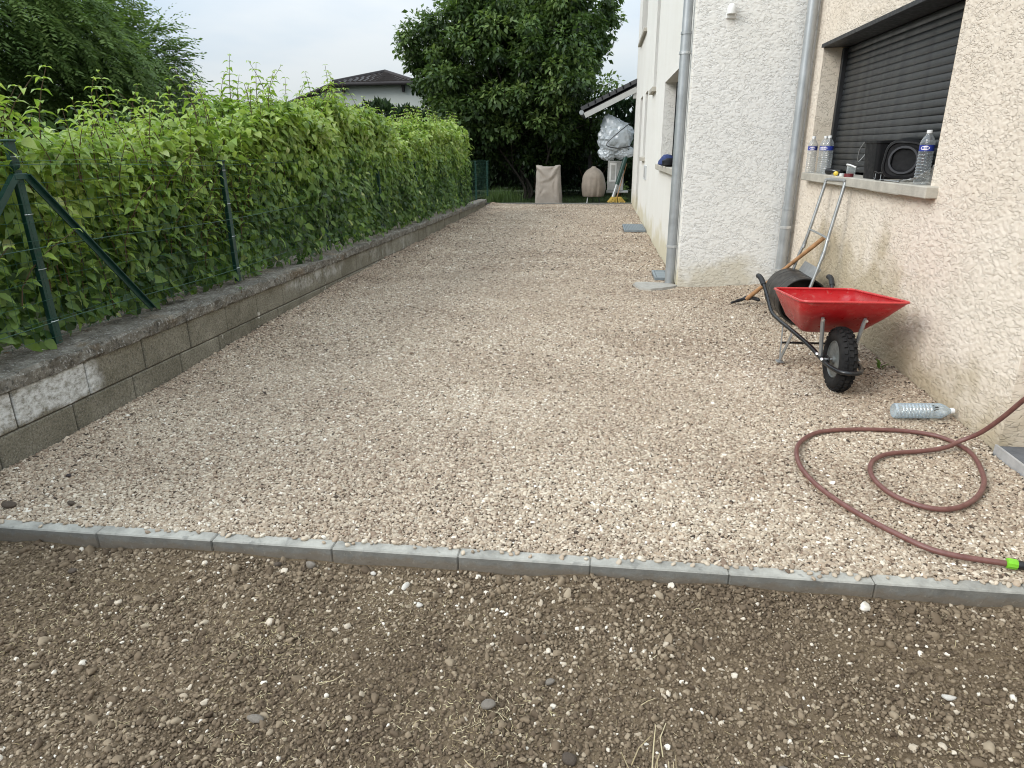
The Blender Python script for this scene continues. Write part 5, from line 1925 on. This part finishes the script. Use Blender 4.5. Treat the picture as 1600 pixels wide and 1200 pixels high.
# ================================================================== BOTTLES
def bottle_profile(h=0.315, r=0.043):
    pr = [(0.0, 0.006), (r * .5, 0.003), (r * .88, 0.0), (r * .98, 0.008), (r, 0.02)]
    z = 0.026
    for k in range(9):
        pr += [(r, z), (r * .985, z + 0.004), (r * .90, z + 0.0085), (r * .985, z + 0.013), (r, z + 0.016)]
        z += 0.0185
    pr += [(r, z + 0.004), (r * 0.985, z + 0.006), (r * 0.985, z + 0.046), (r, z + 0.050), (r * .96, z + 0.062), (r * .70, z + 0.086), (r * .42, z + 0.104), (r * .33, z + 0.112), (r * .33, z + 0.122)]
    return pr, z


def bottle(label, loc, axis=(0, 0, 1), mat='pet', lab=True, cap=True, face=(0, -1, 0), grp=None, torn=False):
    b = thing('water_bottle', label, 'bottle', loc, group=grp)
    pr, zl = bottle_profile()
    MB().lathe(pr, loc, axis, 26).obj('bottle_body', M[mat], b, smooth=True)
    ax = Vector(axis).normalized()
    L_ = Vector(loc)
    r = 0.043
    if lab:
        lb = MB().lathe([(r * .992, zl + 0.008), (r * .998, zl + 0.008), (r * .998, zl + 0.045), (r * .992, zl + 0.045)], loc, axis, 26, cap=False).obj('label', M['label_blue'], b, smooth=True)
        f = Vector(face)
        f = (f - ax * f.dot(ax)).normalized()
        sd_ = ax.cross(f)

        def patch(a0, a1, za_, zb_, rad_, shape):
            vs = []
            n_ = 16
            for k in range(n_):
                t_ = 2 * math.pi * k / n_
                aa = (a0 + a1) / 2 + (a1 - a0) / 2 * math.cos(t_) * (1 if shape else 1)
                zz_ = (za_ + zb_) / 2 + (zb_ - za_) / 2 * math.sin(t_) * (1 + 0.1 * math.cos(5 * t_))
                vs.append(L_ + ax * zz_ + (f * math.cos(aa) + sd_ * math.sin(aa)) * rad_)
            return vs
        vs = patch(-0.62, 0.62, zl + 0.014, zl + 0.040, r * 1.012, 1)
        mb = MB().add(vs, [tuple(range(16))])
        # curved fan instead of one flat cap
        mb = MB()
        cen = L_ + ax * (zl + 0.027) + f * (r * 1.03)
        mb.add([cen] + vs, [(0, k + 1, (k + 1) % 16 + 1) for k in range(16)])
        mb.obj('emblem', M['label_white'], lb)
        mb = MB()
        for q, (u0, u1) in enumerate(((-0.36, -0.24), (-0.18, -0.08), (-0.02, 0.1), (0.16, 0.36))):
            for a0, a1, z_a, z_b in ((u0, u1, 0.0235, 0.0305),):
                pv_ = [L_ + ax * (zl + zz_) + (f * math.cos(aa) + sd_ * math.sin(aa)) * (r * 1.034) for aa, zz_ in ((a0, z_a), (a1, z_a), (a1, z_b), (a0, z_b))]
                mb.add(pv_, [(0, 1, 2, 3)])
        mb.obj('print', M['label_print'], lb)
    if torn:
        f = Vector(face); f = (f - ax * f.dot(ax)).normalized(); sd_ = ax.cross(f)
        mb = MB()
        for (a0, a1, z_a, z_b) in ((-0.5, 0.25, 0.0, 0.012), (-0.3, -0.1, 0.012, 0.03), (0.0, 0.12, 0.012, 0.028)):
            pv_ = [L_ + ax * (zl + zz_) + (f * math.cos(aa) + sd_ * math.sin(aa)) * (r * 1.01) for aa, zz_ in ((a0, z_a), (a1, z_a), (a1, z_b), (a0, z_b))]
            mb.add(pv_, [(0, 1, 2, 3)])
        mb.obj('label_scrap', M['black_plastic'], b)
    if cap:
        zc = zl + 0.116
        MB().lathe([(0.0145, zc - 0.004), (0.0165, zc - 0.002), (0.0165, zc + 0.014), (0.014, zc + 0.017), (0.0, zc + 0.017)], loc, axis, 18).obj('cap', M['white_plastic'], b, smooth=True)
    return b


SZ = 1.2145
face = (-0.35, -0.94, 0)
bottle('clear water bottle with blue label, outermost on the sill by the downpipe', (1.995, 7.02, SZ), face=face)
bottle('clear water bottle with blue label, middle one of three on the sill', (2.055, 6.86, SZ), face=(-0.7, -0.7, 0))
bottle('clear water bottle with blue label, nearest the torch on the sill', (2.03, 6.66, SZ), face=(-.9, -.4, 0))
bottle('large clear water bottle alone at the near end of the sill', (2.035, 4.74, SZ), face=(-.6, -.8, 0))
bottle('bluish clear plastic bottle with white cap lying on the gravel near the wall', (1.668, 3.70, 0.052), axis=(0.99, 0.06, 0.01), mat='pet_blue', lab=False, face=(-.2, -.8, 0.6), torn=True, cap=True)

# torch, small tools and clutter on the sill
tc = thing('torch', 'black torch with white lens lying on the window sill', 'torch', (2.0, 6.42, SZ))
a_, d_ = Vector((2.0, 6.50, SZ + 0.028)), Vector((0.25, -0.97, 0)).normalized()
MB().lathe([(0.026, 0.0), (0.028, 0.002), (0.028, 0.04), (0.019, 0.06), (0.019, 0.20), (0.016, 0.205), (0.0, 0.205)], a_, d_, 20).obj('body', M['black_plastic'], tc, smooth=True)
MB().lathe([(0.024, -0.002), (0.0, -0.003)], a_, d_, 20).obj('lens', M['white_plastic'], tc)
MB().box(a_ + d_ * 0.12 + Vector((-.018, 0, .008)), (0.006, 0.09, 0.006)).obj('stripe', M['grey_plastic'], tc)
gl = thing('goggles', 'clear plastic goggles behind the torch on the window sill', 'goggles', (2.1, 6.2, SZ))
mb = MB().grid(lambda u, v: (2.10 - 0.04 * math.sin(math.pi * u), 6.28 - 0.17 * u, SZ + 0.005 + 0.085 * v * (1 - .25 * (2 * u - 1) ** 2)), 10, 5)
mb.obj('lens', M['lens'], gl, smooth=True)
mb = MB().tube([(2.10 - 0.043 * math.sin(math.pi * u), 6.28 - 0.17 * u, SZ + 0.09 - 0.022 * (2 * u - 1) ** 2) for u in np.linspace(0, 1, 9)], 0.007, 6)
mb.obj('frame', M['white_plastic'], gl, smooth=True)
sc_ = thing('screwdriver', 'dark handled tool with yellow end on the window sill', 'screwdriver', (1.985, 6.15, SZ))
MB().lathe([(0.010, 0), (0.014, 0.01), (0.012, 0.06), (0.014, 0.085)], (2.02, 6.26, SZ + 0.016), (-0.5, -0.86, 0), 12).obj('handle', M['brown_dark'], sc_, smooth=True)
MB().lathe([(0.0155, 0.085), (0.019, 0.09), (0.018, 0.115), (0.0, 0.12)], (2.02, 6.26, SZ + 0.019), (-0.5, -0.86, 0), 12).obj('end_cap', M['yellow'], sc_, smooth=True)
tp_ = thing('tape_roll', 'dark red tape roll on the window sill beside the tub', 'tape', (1.99, 5.93, SZ))
MB().lathe([(0.022, 0), (0.036, 0), (0.036, 0.024), (0.022, 0.024), (0.022, 0)], (1.995, 5.94, SZ + 0.001), (0, 0, 1), 20, cap=False).obj('tape', M['dark_red'], tp_, smooth=True)
o = MB().lathe([(0.016, 0), (0.017, 0.004), (0.017, 0.022), (0.014, 0.024), (0.0, 0.024)], (1.975, 6.05, SZ), (0, 0, 1), 16).obj('bottle_cap', M['white_plastic'], smooth=True)
tag(o, 'small white cap on the sill edge beside the yellow-ended tool', 'cap')

# black tub and black bucket on its side
tb = thing('black_tub', 'black square tub standing on the window sill', 'tub', (2.10, 5.62, SZ))


def sq(cx, cy, w, d, z, r=0.03, n=4):
    return [Vector((p.x, p.y, z)) for p in rr_loop(cx, cy - d, cy + d, w, w, 0, 0, r, n)]


lv = [sq(2.105, 5.60, 0.085, 0.115, SZ + 0.001), sq(2.105, 5.60, 0.098, 0.135, SZ + 0.25), sq(2.105, 5.60, 0.106, 0.143, SZ + 0.255), sq(2.105, 5.60, 0.106, 0.143, SZ + 0.27),
      sq(2.105, 5.60, 0.095, 0.132, SZ + 0.27), sq(2.105, 5.60, 0.082, 0.112, SZ + 0.006)]
mb = MB()
nl_ = len(lv[0])
fs = [tuple(range(nl_))[::-1], tuple((len(lv) - 1) * nl_ + k for k in range(nl_))]
for j in range(len(lv) - 1):
    for k in range(nl_): fs.append((j * nl_ + k, j * nl_ + (k + 1) % nl_, (j + 1) * nl_ + (k + 1) % nl_, (j + 1) * nl_ + k))
mb.add([p for l_ in lv for p in l_], fs)
mb.obj('tub_body', M['black_matte'], tb, smooth=True)
mb = MB().tube(spline([(2.0, 5.72, SZ + 0.262), (1.985, 5.76, SZ + 0.20), (2.0, 5.79, SZ + 0.12), (2.05, 5.77, SZ + 0.2), (2.06, 5.745, SZ + 0.262)], 5), 0.003, 6)
mb.obj('bail', M['galv'], tb, smooth=True)
bk = thing('black_bucket', 'black bucket lying on its side on the sill, ringed base towards the camera', 'bucket', (2.08, 5.2, SZ))
ax = Vector((-0.55, -0.82, 0.0)).normalized()
sqw = lambda a, h: 1 + 0.075 * math.cos(4 * (a + 0.785)) * -1
bc = Vector((2.045, 5.08, SZ + 0.142))
MB().lathe([(0.140, -0.16), (0.142, -0.155), (0.136, 0.0), (0.130, 0.012), (0.118, 0.014), (0.114, 0.004), (0.094, 0.002), (0.092, 0.012), (0.078, 0.012), (0.072, -0.006), (0.0, -0.008)], bc, ax, 40, wob=sqw).obj('bucket_body', M['black_matte'], bk, smooth=True)
MB().lathe([(0.092, 0.0125), (0.091, 0.0145), (0.079, 0.0145), (0.078, 0.0125)], bc, ax, 40, cap=False).obj('base_ring', M['ring_grey'], bk, smooth=True)
sg = thing('safety_glasses', 'clear safety glasses with black frame in front of the black bucket', 'glasses', (1.99, 5.33, SZ))
for q, yy_ in enumerate((5.40, 5.30)):
    mb = MB().grid(lambda u, v: (1.985 + 0.012 * math.cos(3 * u), yy_ - 0.075 * u, SZ + 0.006 + 0.05 * v * (1 - .3 * (2 * u - 1) ** 2)), 5, 4)
    mb.obj('lens', M['lens'], sg, smooth=True)
mb = MB().tube(spline([(1.99, 5.41, SZ + 0.02), (1.99, 5.405, SZ + 0.052), (1.985, 5.36, SZ + 0.058), (1.985, 5.315, SZ + 0.05), (1.985, 5.26, SZ + 0.056), (1.992, 5.222, SZ + 0.045), (1.99, 5.225, SZ + 0.012), (1.985, 5.3, SZ + 0.004), (1.985, 5.36, SZ + 0.004), (1.99, 5.41, SZ + 0.02)], 4), 0.0035, 6)
mb.obj('frame', M['black_plastic'], sg, smooth=True)
MB().tube([(1.992, 5.41, SZ + 0.045), (2.06, 5.46, SZ + 0.05), (2.10, 5.47, SZ + 0.03)], 0.003, 6).obj('temple', M['black_plastic'], sg)
pl = thing('pliers', 'thin grey pliers lying at the sill edge below the bucket', 'pliers', (1.985, 5.0, SZ))
MB().tube([(1.975, 5.24, SZ + 0.006), (1.978, 5.14, SZ + 0.008), (1.99, 4.95, SZ + 0.006)], 0.005, 6).obj('handle', M['galv'], pl)
MB().tube([(1.972, 5.20, SZ + 0.006), (1.985, 5.10, SZ + 0.009), (1.998, 4.99, SZ + 0.006)], 0.0045, 6).obj('handle', M['iron'], pl)
# clear wrap slumped at the foot of the near bottle
mb = MB()
gg = np.random.default_rng(5)
cr = gg.normal(0, 1, (15, 19))


def wrap(u, v):
    i_, j_ = int(u * 18), int(v * 14)
    h = 0.115 * (1 - v) * (0.4 + 0.6 * u) ** 1.4
    return (2.02 - 0.052 * math.cos(u * 2.4) * (0.55 + v * .6) + 0.006 * cr[j_, i_], 4.60 + 0.33 * (1 - u) * (0.25 + 0.75 * v) + 0.05 * v + 0.006 * cr[j_, (i_ + 5) % 19], SZ + 0.003 + h + 0.004 * abs(cr[(j_ + 3) % 15, i_]))


mb.grid(wrap, 18, 14)
tag(mb.obj('plastic_wrap', M['clear_wrap'], smooth='all'), 'crumpled clear plastic wrap slumped around the near bottle', 'plastic wrap')

# blue cap and black strap on the far sill
bc_ = thing('work_gloves', 'bundled blue cloth glove with black strap on the far window sill', 'gloves', (0.86, 9.2, 1.23))
cl = gg.normal(0, 1, (10, 14))
mb = MB().lathe([(0.06, 0), (0.10, 0.02), (0.105, 0.06), (0.08, 0.11), (0.04, 0.14), (0, 0.145)], (0.865, 9.45, 1.228), (0, 0, 1), 14, wob=lambda a, h: 1 + 0.18 * math.sin(3 * a + h * 40))
mb.obj('glove', M['blue_cloth'], bc_, smooth=True)
mb = MB().lathe([(0.05, 0), (0.085, 0.02), (0.08, 0.07), (0.03, 0.10), (0, 0.10)], (0.86, 9.05, 1.228), (0, 0, 1), 12, wob=lambda a, h: 1 + 0.2 * math.sin(2 * a + 1 + h * 30))
mb.obj('strap', M['black_matte'], bc_, smooth=True)

# ================================================================== FAR END OBJECTS
def folds(a, h, k, amp):
    return 1 + amp * math.sin(k * a + h * 3) + amp * 0.6 * math.sin((k * 2 + 1) * a - h * 5)


# tall beige cover (stacked chairs under it)
tcv = thing('furniture_cover', 'tall boxy beige cloth cover over stacked chairs at the far kerb', 'cover', (-1.45, 19.6, -0.05))
mb = MB()
NL = 46
lvz = np.linspace(-0.05, 1.0, NL)
vs = []
nn = 160
CREASE = [(-.45, .86, .55, -.20, .045, .024), (.42, .85, -.5, -.24, .04, .020), (.15, .70, .75, .16, .045, .020), (-.05, .48, -.55, -.55, .04, .018),
          (.35, .35, .30, -.60, .04, .017), (-.62, .45, .12, -.8, .05, .018), (.72, .45, .10, -.9, .05, .016), (-.25, .2, .35, -.35, .035, .014), (.05, .3, .1, -.7, .04, .014)]


def crease(xn, f):
    """cloth folds: each is a soft ridge along a line on the wrapped surface"""
    d = 0.0
    for (x0, f0, dx, df, wd, am) in CREASE:
        ln = math.hypot(dx * .36, df)
        ux, uy = dx * .36 / ln, df / ln
        px, py = (xn - x0) * .36, f - f0
        t_ = px * ux + py * uy
        n_ = -px * uy + py * ux + 0.9 * t_ * t_ * (1 if x0 < 0 else -1)
        env = math.exp(-(t_ / .26) ** 4)
        d += am * env * (math.exp(-(n_ / wd) ** 2) - .7 * math.exp(-((n_ + wd * 1.4) / wd) ** 2))
    return d


for j, z in enumerate(lvz):
    f = (z + .05) / 1.05
    w, d = 0.385 - 0.055 * f, 0.30 - 0.04 * f
    for k in range(nn):
        a = 2 * math.pi * k / nn - math.pi
        c, s_ = math.cos(a), math.sin(a)
        e = 0.42
        x_ = math.copysign(abs(c) ** e, c) * w
        y_ = math.copysign(abs(s_) ** e, s_) * d
        q = crease(x_ / w, f)
        m_ = 1 + 0.030 * math.sin(5 * a + 3 * f) * (1 - f) + 0.012 * math.sin(13 * a - 5 * f) * (1 - f)
        vs.append((-1.455 + x_ * m_ + c * q, 19.68 + y_ * m_ + s_ * q, z + (0.022 * math.cos(2 * a) if f > .97 else 0)))
fs = [(j * nn + k, j * nn + (k + 1) % nn, (j + 1) * nn + (k + 1) % nn, (j + 1) * nn + k) for j in range(NL - 1) for k in range(nn)]
for q, (sc_q, dz_q) in enumerate(((0.96, 0.012), (0.6, 0.0))):
    for k in range(nn):
        p = vs[(NL - 1) * nn + k]
        vs.append((-1.455 + (p[0] + 1.455) * sc_q, 19.68 + (p[1] - 19.68) * sc_q, p[2] + dz_q))
    j = NL - 1 + q
    fs += [(j * nn + k, j * nn + (k + 1) % nn, (j + 1) * nn + (k + 1) % nn, (j + 1) * nn + k) for k in range(nn)]
fs.append(tuple((NL + 1) * nn + k for k in range(nn)))
mb.add(vs, fs)
mb.obj('cover_cloth', M['beige_cover'], tcv, smooth='all')
# covered kettle barbecue
bq = thing('covered_barbecue', 'round barbecue on thin legs under a taupe cloth cover', 'barbecue', (-0.19, 19.75, -0.05))
MB().lathe([(0.285, 0.17), (0.29, 0.20)] + [(0.30 + 0.03 * math.sin(math.pi * k / 12), 0.22 + 0.036 * k) for k in range(12)] + [(0.305, 0.67), (0.285, 0.74), (0.25, 0.81), (0.19, 0.88), (0.12, 0.925), (0.07, 0.95), (0.05, 0.98), (0.0, 0.985)], (-0.19, 19.78, 0), (0, 0, 1), 84,
           wob=lambda a, h: 1 + max(0, 1.0 - h) * (0.055 * math.sin(7 * a + 2 * h) + 0.035 * math.sin(13 * a - 4 * h + 1) + 0.02 * math.sin(23 * a)) + 0.02 * math.sin(3 * a + 9 * h)).obj('cover_cloth', M['brown_cover'], bq, smooth='all')
for (dx, dy) in ((-0.17, -0.16), (0.20, -0.12), (0.0, 0.22)):
    MB().tube([(-0.19 + dx * .7, 19.78 + dy * .7, 0.4), (-0.19 + dx, 19.78 + dy, -0.06)], 0.012, 8).obj('leg', M['white_plastic'] if dx < -.1 else M['iron'], bq)
# plastic-wrapped bundle hanging under the canopy
wr = thing('wrapped_bundle', 'bulky bundle wrapped in milky plastic sheet hanging under the canopy roof', 'bundle', (0.36, 19.85, 1.8))
gg = np.random.default_rng(25)
nd = [unit(gg.normal(size=3)) for _ in range(40)]


def lump(cx, cy, cz, rx, ry, rz, k0, amp):
    bm = bmesh.new()
    bmesh.ops.create_icosphere(bm, subdivisions=4, radius=1)
    for v in bm.verts:
        p = np.array(v.co)
        k = 1.0
        for q, d in enumerate(nd[k0:k0 + 16]):
            t_ = float(p @ d)
            k += amp * math.sin(6 * t_ + q) * 0.35
            if t_ > 0.7: k -= (t_ - 0.7) * 0.4
        cr_ = 0
        for q, d in enumerate(nd[20:34]):
            t_ = float(p @ d) + 0.12 * math.sin(5 * float(p @ nd[q]) + k0)
            cr_ += abs(((t_ * (2.3 + 0.35 * q) + q * .37) % 1.0) - 0.5) - 0.25
        k += 0.075 * cr_
        v.co = Vector((cx + p[0] * rx * k, cy + p[1] * ry * k, cz + p[2] * rz * k))
    vs = [tuple(v.co) for v in bm.verts]
    fs = [[v.index for v in f.verts] for f in bm.faces]
    bm.free()
    return vs, fs


MB().add(*lump(0.38, 19.85, 1.78, 0.56, 0.30, 0.60, 0, 0.05)).obj('sheet', M['sheeting'], wr)
MB().add(*lump(0.16, 19.80, 1.34, 0.26, 0.2, 0.26, 8, 0.05)).obj('sheet_end', M['sheeting'], wr)
MB().add(*lump(0.58, 19.82, 1.36, 0.36, 0.2, 0.22, 20, 0.05)).obj('sheet_fold', M['sheeting'], wr)
MB().tube(spline([(0.76, 19.56, 2.10), (0.45, 19.50, 1.86), (0.16, 19.50, 1.60), (0.20, 19.48, 1.50), (0.5, 19.5, 1.46), (0.86, 19.56, 1.52)], 5), 0.013, 6).obj('strap', M['black_tube'], wr, smooth=True)
# pale cabinet door, dark round pipe, leaning mop
cb = thing('white_panel_unit', 'pale panelled cabinet standing under the canopy roof', 'cabinet', (0.45, 20.4, 0))
MB().box((0.44, 20.5, 0.70), (0.46, 0.22, 0.82), ch=0.01).obj('carcass', M['panel'], cb)
MB().box((0.36, 20.384, 0.80), (0.20, 0.012, 0.52), ch=0.004).obj('door', M['white_plastic'], cb)
MB().box((0.36, 20.374, 0.80), (0.11, 0.008, 0.40), ch=0.003).obj('inset', M['panel'], cb)
MB().box((0.50, 20.42, 0.26), (0.62, 0.4, 0.05), ch=0.006).obj('base', M['panel'], cb)
pp_ = thing('drain_pipe', 'dark glossy round pipe leaning under the canopy roof', 'pipe', (0.36, 19.55, 0))
a_, b_ = Vector((0.33, 19.50, 0.02)), Vector((0.74, 19.75, 1.42))
MB().tube([a_, a_.lerp(b_, .36)], 0.052, 14).obj('lower_sleeve', M['galv'], pp_, smooth=True)
MB().tube([a_.lerp(b_, .34), b_], 0.058, 14).obj('pipe', M['fence'], pp_, smooth=True)
mp = thing('mop', 'mustard yellow mop head lying at the house corner', 'mop', (0.5, 19.42, 0.02))
mb = MB()
gg = np.random.default_rng(35)
for k in range(170):
    a = gg.uniform(0, 6.28)
    r_ = 0.24 * gg.uniform(.6, 1.1)
    mb.tube([(0.47 + 0.02 * math.cos(a), 19.45 + 0.02 * math.sin(a), 0.13), (0.47 + r_ * .55 * math.cos(a), 19.45 + r_ * .35 * math.sin(a), 0.155 + gg.normal(0, .012)), (0.47 + r_ * math.cos(a), 19.45 + r_ * .6 * math.sin(a), 0.02 + gg.uniform(0, .03))], 0.010, 4)
mb.obj('mop_strands', M['mustard'], mp)
MB().tube([(0.47, 19.45, 0.14), (0.72, 19.8, 1.05)], 0.012, 8).obj('handle', M['wood'], mp)

# weed at the wall foot, small sprigs on the low wall
def weed(label, c, n, size, seed):
    g = np.random.default_rng(seed)
    w = thing('weed', label, 'weed', c)
    a = g.uniform(0, 6.28, n)
    D = np.stack([np.cos(a) * .6, np.sin(a) * .6, g.uniform(.5, 1.2, n)], -1)
    P = np.repeat(np.array([c]), n, 0) + np.stack([0.01 * np.cos(a), 0.01 * np.sin(a), g.uniform(0, size * .5, n)], -1)
    N = np.stack([-np.cos(a), -np.sin(a), np.full(n, .6)], -1)
    for i in range(n):
        o = bpy.data.objects.new('leaf', leaves_mesh('leaf', P[i:i + 1], D[i:i + 1], N[i:i + 1], np.full(1, size * g.uniform(.7, 1.2)), np.full(1, size * .45), np.full(1, g.uniform(.2, .55)), M['hedge_leaf']))
        link(o, w)
    MB().tube([(c[0], c[1], c[2] - 0.02), (c[0] + .005, c[1], c[2] + size * .6)], [0.003, 0.0015], 5).obj('stem', M['stem'], w)


weed('small green weed at the foot of the cream wall beside the wheel', (1.93, 4.58, 0.01), 6, 0.06, 91)
weed('small sprig hanging over the wall coping below the second post', (float(wall_x(5.0)) + 0.025, 5.0, cop_z(5.0) - 0.05), 4, 0.05, 92)
